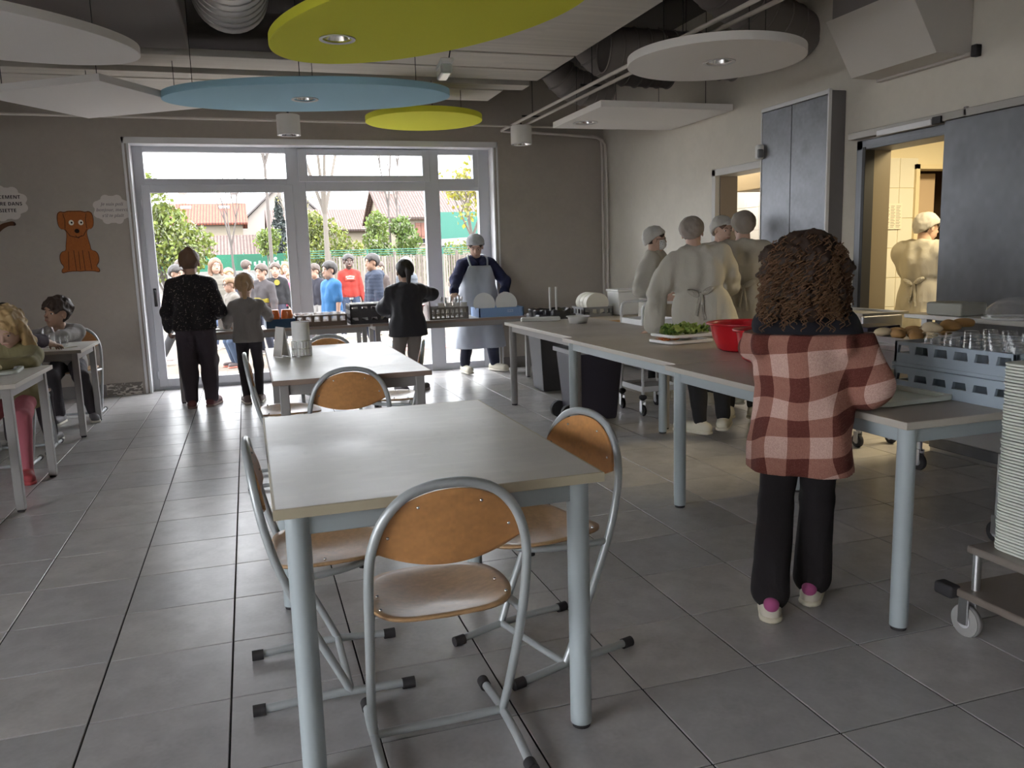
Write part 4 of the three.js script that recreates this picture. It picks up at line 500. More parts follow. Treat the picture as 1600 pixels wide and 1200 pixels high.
function glass(x, y, z, label, group, flip) { if (!gProto) { gProto = new THREE.Mesh(tumbler(0.036, 0.085), glassSolid); shade(gProto); } const m = gProto.clone(); m.name = numbered('glass'); m.position.set(x, y + (flip ? 0.085 : 0), z); if (flip) m.rotation.x = Math.PI; scene.add(m); return tag(m, label, 'glass', group); }
{
  crate('glass_rack', 'lower one of the two blue grey glass racks', [3.73, 0.766, 0.97], 0.5, 0.56, 0.098, rackBlue, { rows: [[0.42, 0.72]], cx: 5, cz: 6, bands: [0.88], cells: [5, 6], group: 'stacked blue grey racks' });
  crate('glass_rack', 'upper one of the two blue grey glass racks', [3.73, 0.867, 0.97], 0.5, 0.56, 0.098, rackBlue, { rows: [[0.52, 0.86]], cx: 5, cz: 6, bands: [0.02], cells: [5, 6], group: 'stacked blue grey racks' });
  for (let i = 0; i < 5; i++) for (let j = 0; j < 6; j++) if (!(i === 0 && j === 0)) glass(3.73 - 0.25 + 0.5 * (i + 0.5) / 5, 0.905, 0.97 - 0.28 + 0.56 * (j + 0.5) / 6, 'upturned glass in the upper blue grey rack', 'glasses in the blue grey rack', true);
  crate('glass_crate', 'brown crate of glasses on the window table', [1.67, 0.701, -5.5], 0.52, 0.42, 0.115, rackBrown, { rows: [[0.42, 0.88]], cx: 6, cz: 5 });
  for (let i = 0; i < 6; i++) for (let j = 0; j < 4; j++) glass(1.67 - 0.26 + 0.52 * (i + 0.5) / 6, 0.716, -5.5 - 0.19 + 0.38 * (j + 0.5) / 4, 'glass standing in the brown crate on the window table', 'glasses in the brown crate', false).scale.y = 1.35;
  crate('bowl_crate', 'dark two tier crate of white bowls on the window table', [2.17, 0.701, -5.5], 0.4, 0.4, 0.205, rackDark, { rows: [[0.18, 0.34], [0.7, 0.9]], cx: 4, cz: 4, bands: [0.48] });
  const bowl = lathe([[0.001, 0], [0.03, 0], [0.05, 0.02], [0.056, 0.05], [0.058, 0.052], [0.052, 0.05], [0.046, 0.022], [0.001, 0.006]], 24); for (const y of [0.715, 0.84]) for (let i = 0; i < 3; i++) for (let j = 0; j < 3; j++) solo('bowl', bowl, porcelain, y > 0.8 ? 'white bowl in the top of the dark crate' : 'white bowl low in the dark crate', 'bowl', y > 0.8 ? 'bowls on top of the dark crate' : 'bowls at the bottom of the dark crate', [2.17 + (i - 1) * 0.118, y + 0.02, -5.5 + (j - 1) * 0.118]);
  const bc = crate('jug_crate', 'dark blue crate holding orange jugs on the window table', [1.26, 0.701, -5.52], 0.3, 0.36, 0.09, crateNavy, { rows: [], yaw: 0.05 });
  const jug = (x, z, label) => { const g = thing('jug', label, 'jug', [x, 0.715, z], -Math.PI / 2, 'orange jugs in the blue crate'); part('body', lathe([[0.001, 0], [0.045, 0], [0.058, 0.03], [0.06, 0.11], [0.052, 0.16], [0.055, 0.165], [0.05, 0.165], [0.001, 0.15]], 28), M(0.85, 0.22, 0.03, 0.3), g); part('handle', pipe([[0.05, 0.14, 0], [0.085, 0.13, 0], [0.088, 0.08, 0], [0.058, 0.05, 0]], 0.006, 16, 8), M(0.8, 0.2, 0.03, 0.3), g); };
  jug(1.20, -5.5, 'left orange plastic jug in the dark blue crate'); jug(1.335, -5.5, 'right orange plastic jug in the dark blue crate');
  crate('cutlery_crate', 'grey brown lattice crate of cutlery before the worker', [3.05, 0.701, -5.5], 0.42, 0.34, 0.13, rackGrey, { rows: [[0.12, 0.4], [0.5, 0.85]], cx: 8, cz: 6 });
  part('end_wall', prism([[0, 0], [0.34, 0], [0.34, 0.25], [0.06, 0.25], [0, 0.14]], 0.012, 0.001).rotateY(Math.PI / 2).translate(-0.225, 0, 0.17), rackGrey, scene.getObjectByName('cutlery_crate'));
  const fork = () => merge([rb(-0.004, 0.004, 0, 0.13, -0.001, 0.001, 0.0008, 1), rb(-0.011, 0.011, 0.13, 0.155, -0.001, 0.001, 0.0008, 1), ...[-0.009, -0.003, 0.003, 0.009].map((x) => rb(x - 0.0016, x + 0.0016, 0.15, 0.2, -0.001, 0.001, 0.0007, 1))]), spoon = () => merge([rb(-0.004, 0.004, 0, 0.14, -0.001, 0.001, 0.0008, 1), new THREE.SphereGeometry(0.02, 14, 8).scale(0.95, 1.5, 0.2).translate(0, 0.168, 0)]);
  const fg = fork(), sp = spoon(), r = rng(91); for (let k = 0; k < 16; k++) { const m = solo(k % 3 ? 'fork' : 'spoon', k % 3 ? fg : sp, steelMat, k % 3 ? 'steel fork standing in the cutlery crate' : 'steel spoon standing in the cutlery crate', k % 3 ? 'fork' : 'spoon', k % 3 ? 'forks in the cutlery crate' : 'spoons in the cutlery crate', [3.02 + (k % 8) * 0.028, 0.72 + r() * 0.03, -5.53 + Math.floor(k / 8) * 0.07]); m.rotation.set((r() - 0.5) * 0.3, r() * 3, (r() - 0.5) * 0.3); }
  const cups = lathe([[0.001, 0], [0.028, 0], [0.038, 0.11], [0.036, 0.11], [0.026, 0.006], [0.001, 0.006]], 20); for (let k = 0; k < 4; k++) solo('white_beaker', cups, plasticWhite, 'white beaker standing among the cutlery', 'beaker', 'white beakers in the cutlery crate', [2.98 + k * 0.085, 0.765, -5.43]);
  const pc = crate('plate_crate', 'light blue open crate with two upright plates', [3.64, 0.701, -5.5], 0.52, 0.36, 0.10, crateBlue, { rows: [] });
  { const mk = canvasTex(64, 32, (c) => { c.fillStyle = '#7f98c0'; c.fillRect(0, 0, 64, 32); c.strokeStyle = '#c9d6ea'; c.lineWidth = 3; c.strokeRect(4, 5, 54, 22); c.beginPath(); c.moveTo(16, 9); c.lineTo(16, 22); c.lineTo(26, 22); c.moveTo(34, 9); c.lineTo(34, 22); c.lineTo(44, 22); c.moveTo(50, 9); c.lineTo(50, 22); c.stroke(); }, false); part('mark', new THREE.BoxGeometry(0.075, 0.034, 0.001).translate(0.1, 0.06, 0.1825), M(1, 1, 1, 0.5, { map: mk }), pc); }
  const plate = lathe([[0.001, 0], [0.075, 0], [0.085, 0.004], [0.122, 0.016], [0.124, 0.019], [0.085, 0.008], [0.001, 0.005]], 48);
  for (const [x, l] of [[3.485, 'white plate standing upright at left in the light blue crate'], [3.745, 'white plate standing upright at right in the light blue crate']]) { const m = solo('plate', plate, porcelain, l, 'plate', 'upright plates in the light blue crate', [x, 0.838, -5.48]); m.rotation.set(Math.PI / 2 - 0.14, 0, 0); }
  for (const [x, z] of [[3.5, -5.56], [3.76, -5.56]]) { const m = solo('plate', plate, porcelain, x < 3.6 ? 'plate half hidden behind the left upright plate' : 'plate half hidden behind the right upright plate', 'plate', 'plates behind in the light blue crate', [x, 0.838, z]); m.rotation.set(Math.PI / 2 - 0.14, 0, 0); }
  solo('white_tray', trayGeo(0.3, 0.4), M(0.75, 0.76, 0.76, 0.4), 'white tray under the hand of the grey hooded girl', 'tray', null, [0.72, 0.701, -5.55]);
  solo('white_container', rb(-0.14, 0.14, 0, 0.12, -0.16, 0.16, 0.02, 3), plasticWhite, 'white plastic box behind the grey hooded girl', 'box', null, [0.79, 0.716, -5.6]);
}
// left-hand tables
{
  solo('tray', trayGeo(0.42, 0.32), M(0.5, 0.52, 0.48, 0.4), 'grey tray with bread before the fair haired girl', 'tray', null, [-0.62, 0.741, -2.3], 0.1);
  const bread = (l) => { const g = new THREE.SphereGeometry(0.036, 18, 12), p = g.attributes.position; for (let i = 0; i < p.count; i++) { const k = 1 + 0.12 * noise3(p.getX(i) * 40 + l, p.getY(i) * 40, p.getZ(i) * 40); p.setXYZ(i, p.getX(i) * 1.5 * k, Math.max(-0.018, p.getY(i) * 0.75 * k), p.getZ(i) * k); } g.computeVertexNormals(); return g; };
  const crust = M(0.46, 0.26, 0.10, 0.8), crumb = M(0.72, 0.58, 0.38, 0.9);
  const b = solo('bread_piece', bread(1), crumb, 'piece of bread on the tray at far left', 'bread', null, [-0.55, 0.778, -2.27], 0.3);
  solo('plate', lathe([[0.001, 0], [0.08, 0], [0.12, 0.018], [0.122, 0.021], [0.08, 0.008], [0.001, 0.005]], 40), M(0.5, 0.55, 0.5, 0.35), 'pale green plate on the tray at far left', 'plate', null, [-0.76, 0.755, -2.32]);
  const jug = thing('water_jug', 'clear water jug on the table by the leaning boy', 'jug', [-0.66, 0.721, -4.25]); part('body', lathe([[0.001, 0], [0.055, 0], [0.065, 0.02], [0.066, 0.12], [0.055, 0.17], [0.052, 0.17], [0.062, 0.118], [0.06, 0.022], [0.001, 0.01]], 32), glassSolid, jug); part('handle', pipe([[0.055, 0.15, 0], [0.095, 0.14, 0], [0.095, 0.07, 0], [0.064, 0.05, 0]], 0.006, 18, 8), glassSolid, jug);
  glass(-0.54, 0.721, -4.28, 'glass beside the water jug by the leaning boy', null, false); glass(-0.78, 0.721, -4.2, 'glass left of the water jug', null, false);
  solo('red_plate', lathe([[0.001, 0], [0.07, 0], [0.1, 0.02], [0.102, 0.023], [0.07, 0.01], [0.001, 0.006]], 36), M(0.72, 0.18, 0.08, 0.4), 'orange red plate on the table by the boy', 'plate', null, [-0.92, 0.721, -4.1]);
  for (const [x, z, a, l] of [[-0.5, -4.1, 0.7, 'knife lying nearest the table corner by the boy'], [-0.62, -4.06, 0.4, 'knife lying beside the glass by the boy']]) solo('table_knife', rb(-0.1, 0.1, 0, 0.004, -0.008, 0.008, 0.002), M(0.7, 0.66, 0.5, 0.4), l, 'knife', null, [x, 0.722, z], a);
  // bread in the pan on the steel trolley
  const r = rng(17); for (let k = 0; k < 14; k++) { const m = solo('bread_piece', bread(k * 3 + 5), k % 3 ? crust : crumb, 'chunk of crusty bread heaped on the steel trolley', 'bread', 'bread chunks on the steel trolley', [4.18 + (k % 4) * 0.1 + r() * 0.03, 0.892 + (k > 9 ? 0.05 : 0), -0.18 + Math.floor(k / 4) * 0.115 + r() * 0.03], r() * 6); m.rotation.x = (r() - 0.5) * 0.5; }
}
// ---------- trolleys, bins ----------
function caster(parent, x, z, r, h, mat = rubberMat) { const c = part('caster', [rb(x - 0.022, x - 0.014, r * 0.8, h, z - 0.02, z + 0.02, 0.003), rb(x + 0.014, x + 0.022, r * 0.8, h, z - 0.02, z + 0.02, 0.003), cyl(0.02, 0.02, h - 0.012, h, x, z, 12)], steelMat, parent); part('wheel', merge([cyl(r, r, -0.012, 0.012, 0, 0, 28).rotateZ(Math.PI / 2).translate(x, r, z), new THREE.TorusGeometry(r - 0.008, 0.012, 10, 28).rotateY(Math.PI / 2).translate(x, r, z)]), mat, c); part('hub', cyl(r * 0.45, r * 0.45, -0.016, 0.016, 0, 0, 20).rotateZ(Math.PI / 2).translate(x, r, z), M(0.5, 0.5, 0.52, 0.5), c); }
{
  const t = thing('tray_trolley', 'low wheeled steel trolley under the tall stack of trays', 'trolley', [3.58, 0, 1.62]), tw = 0.36, td = 0.36;
  for (const [y, w, d] of [[0.30, tw - 0.03, td - 0.04], [0.145, tw, td]]) part('shelf', rb(-w, w, y, y + 0.028, -d, d, 0.008), y > 0.2 ? M(0.30, 0.26, 0.23, 0.4, { metalness: 0.5 }) : M(0.33, 0.28, 0.24, 0.4, { metalness: 0.6 }), t);
  for (const a of [-1, 1]) for (const b of [-1, 1]) { part('upright', cyl(0.014, 0.014, 0.15, 0.32, a * (tw - 0.05), b * (td - 0.07), 12), steelMat, t); caster(t, a * (tw - 0.04), b * (td - 0.05), 0.055, 0.148, M(0.3, 0.29, 0.28, 0.6)); part('bumper', rb(a * tw - 0.025, a * tw + 0.025, 0.135, 0.18, b * td - 0.04, b * td + 0.04, 0.012), rubberMat, t); }
  const geo = (() => { const s = new THREE.Shape(), x = 0.2, y = 0.22, r = 0.05; s.moveTo(-x + r, -y).lineTo(x - r, -y).quadraticCurveTo(x, -y, x, -y + r).lineTo(x, y - r).quadraticCurveTo(x, y, x - r, y).lineTo(-x + r, y).quadraticCurveTo(-x, y, -x, y - r).lineTo(-x, -y + r).quadraticCurveTo(-x, -y, -x + r, -y); return new THREE.ExtrudeGeometry(s, { depth: 0.0045, bevelEnabled: true, bevelThickness: 0.0018, bevelSize: 0.003, bevelSegments: 1, curveSegments: 5 }).rotateX(-Math.PI / 2); })(), tm = M(0.66, 0.68, 0.62, 0.35), N = 60, r = rng(33);
  for (let k = 0; k < N; k++) { const m = solo('stacked_tray', geo, tm, 'pale tray in the tall stack on the low trolley', 'tray', 'trays in the tall stack', [3.50 + (r() - 0.5) * 0.004, 0.331 + k * 0.0106, 1.565 + (r() - 0.5) * 0.004]); if (k === N - 1) m.userData.label = 'topmost tray of the tall stack at the right edge'; }
}
{
  const g = thing('steel_trolley', 'steel serving trolley carrying the bread behind the glass racks', 'trolley', [4.45, 0, 0.1]), W = 0.36, D = 0.62;
  part('body', rb(-W, W, 0.42, 0.82, -D, D, 0.01), steelMat, g); part('top', rb(-W - 0.02, W + 0.02, 0.82, 0.85, -D - 0.02, D + 0.02, 0.006), steelMat, g); part('pan', prismRingAt(0.24, 0.3, 0.01, 0.03).translate(-0.08, 0.85, -0.12), steelMat, g); part('rear_shelf', rb(0.1, 0.34, 0.94, 0.965, -0.5, 0.55, 0.004), M(0.7, 0.68, 0.64, 0.4, { metalness: 0.5 }), g); for (const z of [-0.45, 0.5]) part('shelf_post', bx(0.2, 0.24, 0.85, 0.945, z - 0.02, z + 0.02), steelMat, g);
  for (const a of [-1, 1]) for (const b of [-1, 1]) { part('leg', cyl(0.016, 0.016, 0.12, 0.43, a * (W - 0.04), b * (D - 0.06), 10), steelMat, g); caster(g, a * (W - 0.04), b * (D - 0.06), 0.05, 0.13); }
  const d = thing('plastic_dome', 'clear plastic dome cover at the right edge on the trolley shelf', 'dome', [4.66, 0.966, 0.22]); part('dome', new THREE.SphereGeometry(0.14, 32, 14, 0, 6.2832, 0, Math.PI / 2).scale(1, 0.8, 1), M(0.9, 0.9, 0.9, 0.12, { transmission: 0.85, thickness: 0 }), d); part('rim', new THREE.TorusGeometry(0.14, 0.006, 8, 40).rotateX(Math.PI / 2).translate(0, 0.006, 0), M(0.7, 0.7, 0.7, 0.3), d);
  solo('knife_case', rb(-0.13, 0.13, 0, 0.05, -0.09, 0.09, 0.008), M(0.03, 0.025, 0.05, 0.5), 'flat black case on the far end of the bread trolley', 'case', null, [4.38, 0.852, -0.46], 0.1);
  solo('grey_box', rb(-0.09, 0.09, 0, 0.07, -0.12, 0.12, 0.01), M(0.38, 0.38, 0.33, 0.6), 'grey green box on the trolley shelf left of the dome', 'box', null, [4.66, 0.966, -0.14]);
  const k = thing('wash_trolley', 'small steel sink trolley by the cupboard behind the cooks', 'trolley', [5.0, 0, -1.32]); part('basin', rb(-0.18, 0.16, 0.66, 0.9, -0.28, 0.28, 0.02), steelMat, k); part('rim', prismRingAt(0.19, 0.3, 0.02, 0.02).translate(-0.01, 0.895, 0), steelMat, k); for (const a of [-0.15, 0.13]) for (const b of [-0.24, 0.24]) { part('leg', cyl(0.014, 0.014, 0.1, 0.67, a, b, 10), steelMat, k); caster(k, a, b, 0.045, 0.11); }
}
{ // white tube trolley behind the serving row
  const g = thing('tube_trolley', 'white tube handled trolley behind the middle serving table', 'trolley', [4.22, 0, -2.9]), wm = M(0.72, 0.72, 0.72, 0.4), W = 0.17, D = 0.2;
  for (const s of [-1, 1]) part('frame', pipe([[-W, 0.12, s * D], [-W, 0.55, s * D], [-W, 0.88, s * D], [-W + 0.03, 0.935, s * D], [0, 0.94, s * D], [W - 0.03, 0.935, s * D], [W, 0.88, s * D], [W, 0.55, s * D], [W, 0.12, s * D]], 0.012, 80, 10, false, 0.3), wm, g);
  for (const y of [0.2, 0.76]) { part('shelf', rb(-W, W, y, y + 0.02, -D, D, 0.006), y < 0.5 ? M(0.2, 0.2, 0.2, 0.5) : wm, g); part('shelf_edge', prismRingAt(W + 0.006, D + 0.006, 0.01, 0.045).translate(0, y, 0), wm, g); }
  for (const a of [-1, 1]) for (const b of [-1, 1]) { caster(g, a * W, b * D, 0.045, 0.13); part('corner_buffer', lathe([[0.012, 0.13], [0.034, 0.15], [0.03, 0.17], [0.012, 0.18]], 16).translate(a * W, 0, b * D), rubberMat, g); }
}
{
  const b = thing('wheeled_bin', 'dark wheeled rubbish bin with grey rim under the far serving table', 'bin', [3.60, 0, -2.78]);
  part('body', prismTaper(0.17, 0.16, 0.215, 0.20, 0.02, 0.57), M(0.035, 0.032, 0.05, 0.5), b); part('rim', prismRingAt(0.235, 0.22, 0.03, 0.035).translate(0, 0.57, 0), M(0.40, 0.40, 0.42, 0.5), b); part('corner_edge', rod([-0.175, 0.03, 0.165], [-0.215, 0.57, 0.2], 0.018, 10), M(0.40, 0.40, 0.42, 0.5), b); for (const s of [-1, 1]) part('wheel', cyl(0.07, 0.07, -0.02, 0.02, 0, 0, 24).rotateX(Math.PI / 2).translate(-0.2, 0.07, s * 0.12 - 0.08), rubberMat, b);
  const k = thing('lined_bin', 'bin lined with a crumpled black bag behind the serving row', 'bin', [3.86, 0, -4.35]);
  part('body', prismTaper(0.15, 0.15, 0.2, 0.2, 0.01, 0.78), M(0.05, 0.05, 0.055, 0.5), k);
  { const n = 60, P = [], I = [], rows = 9; for (let r = 0; r <= rows; r++) for (let a = 0; a < n; a++) { const t = a / n * 6.283, q = r / rows, nz = noise3(Math.cos(t) * 5, q * 6, Math.sin(t) * 5); const R = q < 0.5 ? 0.205 + 0.03 * q + 0.02 * nz : 0.22 - 0.16 * (q - 0.5) + 0.02 * nz, y = q < 0.5 ? 0.62 + 0.44 * q + 0.02 * nz : 0.84 - 0.25 * (q - 0.5) + 0.02 * nz; P.push(R * Math.cos(t), y, R * Math.sin(t)); } for (let r = 0; r < rows; r++) for (let a = 0; a < n; a++) { const A = r * n + a, B = r * n + (a + 1) % n; I.push(A, A + n, B, B, A + n, B + n); } const g = new THREE.BufferGeometry(); g.setAttribute('position', new THREE.Float32BufferAttribute(P, 3)); g.setIndex(I); g.computeVertexNormals(); part('bin_bag', g, M(0.015, 0.015, 0.018, 0.3), k); }
  for (const [x, z] of [[3.88, -4.42], [3.94, -4.4]]) { const t = solo('mop_handle', [cyl(0.011, 0.011, 0, 1.02, 0, 0, 10)], M(0.6, 0.6, 0.58, 0.5), x < 3.9 ? 'left pale stick standing in the black bagged bin' : 'right pale stick standing in the black bagged bin', 'stick', 'sticks in the bin', [x, 0.02, z]); }
  const lc = crate('lidded_crate', 'grey crate with rounded white covers on the corner table', [4.50, 0.701, -4.78], 0.34, 0.34, 0.1, M(0.3, 0.3, 0.3, 0.6), { rows: [[0.3, 0.8]], cx: 4, cz: 4 });
  for (let k2 = 0; k2 < 3; k2++) solo('plate_cover', merge([new THREE.CylinderGeometry(0.13, 0.13, 0.09, 36, 1, false, 0, 6.2832).rotateX(Math.PI / 2).scale(1, 0.85, 1)]), M(0.74, 0.71, 0.62, 0.4), ['front', 'middle', 'rear'][k2] + ' one of the upright white covers in the corner crate', 'cover', 'covers in the corner crate', [4.50, 0.84, -4.68 - k2 * 0.1]);
  const bu = thing('storage_tub', 'square white lidded tub on the corner table', 'tub', [4.86, 0.701, -4.72]); part('body', prismTaper(0.125, 0.125, 0.145, 0.145, 0, 0.25), M(0.72, 0.72, 0.70, 0.4), bu); part('lid', rb(-0.155, 0.155, 0.25, 0.275, -0.155, 0.155, 0.01), M(0.78, 0.78, 0.76, 0.4), bu);
}
function prismTaper(wx0, wz0, wx1, wz1, y0, y1) { const g = rb(-1, 1, 0, 1, -1, 1, 0.06, 4), p = g.attributes.position; for (let i = 0; i < p.count; i++) { const t = p.getY(i); p.setXYZ(i, p.getX(i) * lerp(wx0, wx1, t), lerp(y0, y1, t), p.getZ(i) * lerp(wz0, wz1, t)); } g.computeVertexNormals(); return g; }
// ---------- drawings on the wall ----------
{
  const cut = (name, label, cat, pts, tex, box, x, y) => { const s = new THREE.Shape(); pts.forEach(([a, b], i) => (i ? s.lineTo(a, b) : s.moveTo(a, b))); const g = plainGeo(new THREE.ExtrudeGeometry(s, { depth: 0.002, bevelEnabled: false })), p = g.attributes.position, uv = []; for (let i = 0; i < p.count; i++) uv.push((p.getX(i) - box[0]) / (box[2] - box[0]), (p.getY(i) - box[1]) / (box[3] - box[1])); g.setAttribute('uv', new THREE.Float32BufferAttribute(uv, 2)); solo(name, g, M(1, 1, 1, 0.85, { map: tex }), label, cat, null, [x, y, Z0 + 0.001]); };
  const smooth = (pts, n = 10, closed = true) => new THREE.CatmullRomCurve3(pts.map(([a, b]) => V(a, b, 0)), closed, 'catmullrom', 0.6).getPoints(pts.length * n).map((p) => [p.x, p.y]);
  const cloud = (w, h, n) => { const o = []; for (let k = 0; k < n; k++) { const a0 = k / n * 6.283, cx = Math.cos(a0 + 3.1416 / n) * w * 0.40, cy = Math.sin(a0 + 3.1416 / n) * h * 0.38, da = Math.atan2(cy / h, cx / w); for (let q = 0; q <= 6; q++) { const b = da - 1.15 + 2.3 * q / 6; o.push([cx + Math.cos(b) * w * 0.13, cy + Math.sin(b) * h * 0.15]); } } return o; };
  const words = (lines, font, col) => canvasTex(256, 224, (c, w, h) => { c.fillStyle = '#d6cfc9'; c.fillRect(0, 0, w, h); c.fillStyle = col; c.textAlign = 'center'; c.font = font; lines.forEach((t, i) => c.fillText(t, w / 2, 82 + i * 44)); }, false);
  cut('speech_bubble', 'white cloud shaped paper with handwriting right of the dog drawing', 'paper', cloud(0.36, 0.30, 8), words(['Je suis poli', 'bonjour, merci,', 's\u2019il te pla\u00eet'], 'italic 30px serif', '#5d5258'), [-0.18, -0.15, 0.18, 0.15], -0.325, 1.97);
  cut('speech_bubble', 'white cloud shaped paper with black capitals at the left edge', 'paper', cloud(0.42, 0.34, 9), words(['DOUCEMENT', 'METTRE DANS', 'ASSIETTE'], 'bold 30px sans-serif', '#2b2026'), [-0.21, -0.17, 0.21, 0.17], -1.315, 2.04);
  // dog: outline traced as a paper cut-out, in units of its height
  const half = [[0, 1], [0.1, 1.0], [0.17, 0.985], [0.24, 0.99], [0.29, 0.93], [0.29, 0.78], [0.245, 0.71], [0.2, 0.70], [0.17, 0.63], [0.2, 0.45], [0.215, 0.37], [0.28, 0.34], [0.32, 0.27], [0.315, 0.17], [0.275, 0.1], [0.31, 0.05], [0.3, 0.0], [0.2, 0.015], [0.08, 0.02], [0, 0.015]];
  const hgt = 0.635, pts = smooth([...half, ...half.slice(1, -1).reverse().map(([a, b]) => [-a * 0.97, b])], 6).map(([a, b]) => [a * hgt * 0.92, b * hgt]);
  const dog = canvasTex(256, 320, (c, w, h) => {
    const X = (a) => (a / 0.7 + 0.5) * w, Y = (b) => (1 - b) * h; c.fillStyle = '#a8602c'; c.fillRect(0, 0, w, h); const r = rng(3); for (let k = 0; k < 2600; k++) { c.fillStyle = r() > 0.5 ? 'rgba(190,110,50,.10)' : 'rgba(110,55,20,.10)'; c.fillRect(r() * w, r() * h, 3, 9); }
    c.strokeStyle = '#4a2814'; c.lineWidth = 3.2; c.lineCap = 'round'; const line = (...q) => { c.beginPath(); q.forEach(([a, b], i) => (i ? c.lineTo(X(a), Y(b)) : c.moveTo(X(a), Y(b)))); c.stroke(); };
    line(...pts.filter((_, i) => i % 2 === 0).map(([a, b]) => [a / hgt * 0.985, b / hgt * 0.985 + 0.006])); line([-0.17, 0.95], [-0.15, 0.85], [-0.16, 0.72]); line([0.17, 0.95], [0.15, 0.85], [0.16, 0.72]); line([-0.16, 0.7], [-0.1, 0.6], [0, 0.57], [0.1, 0.6], [0.16, 0.7]); line([-0.02, 0.6], [0.02, 0.56], [0.07, 0.6]);
    line([-0.07, 0.36], [-0.06, 0.03]); line([0.06, 0.36], [0.07, 0.03]); line([0, 0.34], [0.0, 0.05]); line([-0.15, 0.34], [-0.17, 0.05]); line([0.15, 0.34], [0.17, 0.05]); c.fillStyle = '#2a1710'; c.beginPath(); c.ellipse(X(0.01), Y(0.675), 13, 11, 0, 0, 7); c.fill();
    for (const s of [-0.06, 0.08]) { c.fillStyle = '#eee8dc'; c.beginPath(); c.arc(X(s), Y(0.81), 14, 0, 7); c.fill(); c.fillStyle = '#20140e'; c.beginPath(); c.arc(X(s) + 2, Y(0.81), 5, 0, 7); c.fill(); }
  }, false);
  cut('dog_drawing', 'orange brown paper dog drawing stuck on the grey wall', 'drawing', pts, dog, [-0.35 * hgt, 0, 0.35 * hgt, hgt], -0.685, 1.325);
  const tail = smooth([[0.09, 0.20], [0.02, 0.19], [-0.06, 0.13], [-0.12, 0.03], [-0.16, -0.1], [-0.28, -0.2], [-0.32, -0.12], [-0.22, -0.02], [-0.16, 0.1], [-0.06, 0.2], [0.03, 0.235], [0.08, 0.235]], 6);
  cut('animal_drawing', 'brown pointed paper shape at the left edge below the capitals', 'drawing', tail, canvasTex(64, 64, (c) => { c.fillStyle = '#5d3c26'; c.fillRect(0, 0, 64, 64); c.fillStyle = '#38241a'; c.fillRect(58, 0, 6, 20); }, false), [-0.35, -0.25, 0.12, 0.26], -1.325, 1.62);
}
// ---------- people: bodies meshed from smooth fields of tapered bones ----------
const sub = (a, b) => [a[0] - b[0], a[1] - b[1], a[2] - b[2]], add = (a, b) => [a[0] + b[0], a[1] + b[1], a[2] + b[2]], mul = (a, k) => [a[0] * k, a[1] * k, a[2] * k], dot = (a, b) => a[0] * b[0] + a[1] * b[1] + a[2] * b[2], len = (a) => Math.hypot(...a), nrm = (a) => mul(a, 1 / (len(a) || 1)), cross = (a, b) => [a[1] * b[2] - a[2] * b[1], a[2] * b[0] - a[0] * b[2], a[0] * b[1] - a[1] * b[0]], mix = (a, b, t) => [lerp(a[0], b[0], t), lerp(a[1], b[1], t), lerp(a[2], b[2], t)];
function bone(a, b, ra, rb = ra) { const ab = sub(b, a), L2 = Math.max(dot(ab, ab), 1e-9); return { c: mix(a, b, 0.5), R: Math.sqrt(L2) / 2 + Math.max(ra, rb), d(x, y, z) { const px = x - a[0], py = y - a[1], pz = z - a[2]; let t = (px * ab[0] + py * ab[1] + pz * ab[2]) / L2; t = t < 0 ? 0 : t > 1 ? 1 : t; const qx = px - ab[0] * t, qy = py - ab[1] * t, qz = pz - ab[2] * t; return Math.sqrt(qx * qx + qy * qy + qz * qz) - (ra + (rb - ra) * t); } }; }
function egg(c, r) { return { c, R: Math.max(...r), d(x, y, z) { const a = (x - c[0]) / r[0], b = (y - c[1]) / r[1], e = (z - c[2]) / r[2], k0 = Math.sqrt(a * a + b * b + e * e), k1 = Math.hypot(a / r[0], b / r[1], e / r[2]); return k1 < 1e-9 ? -Math.min(...r) : k0 * (k0 - 1) / k1; } }; }
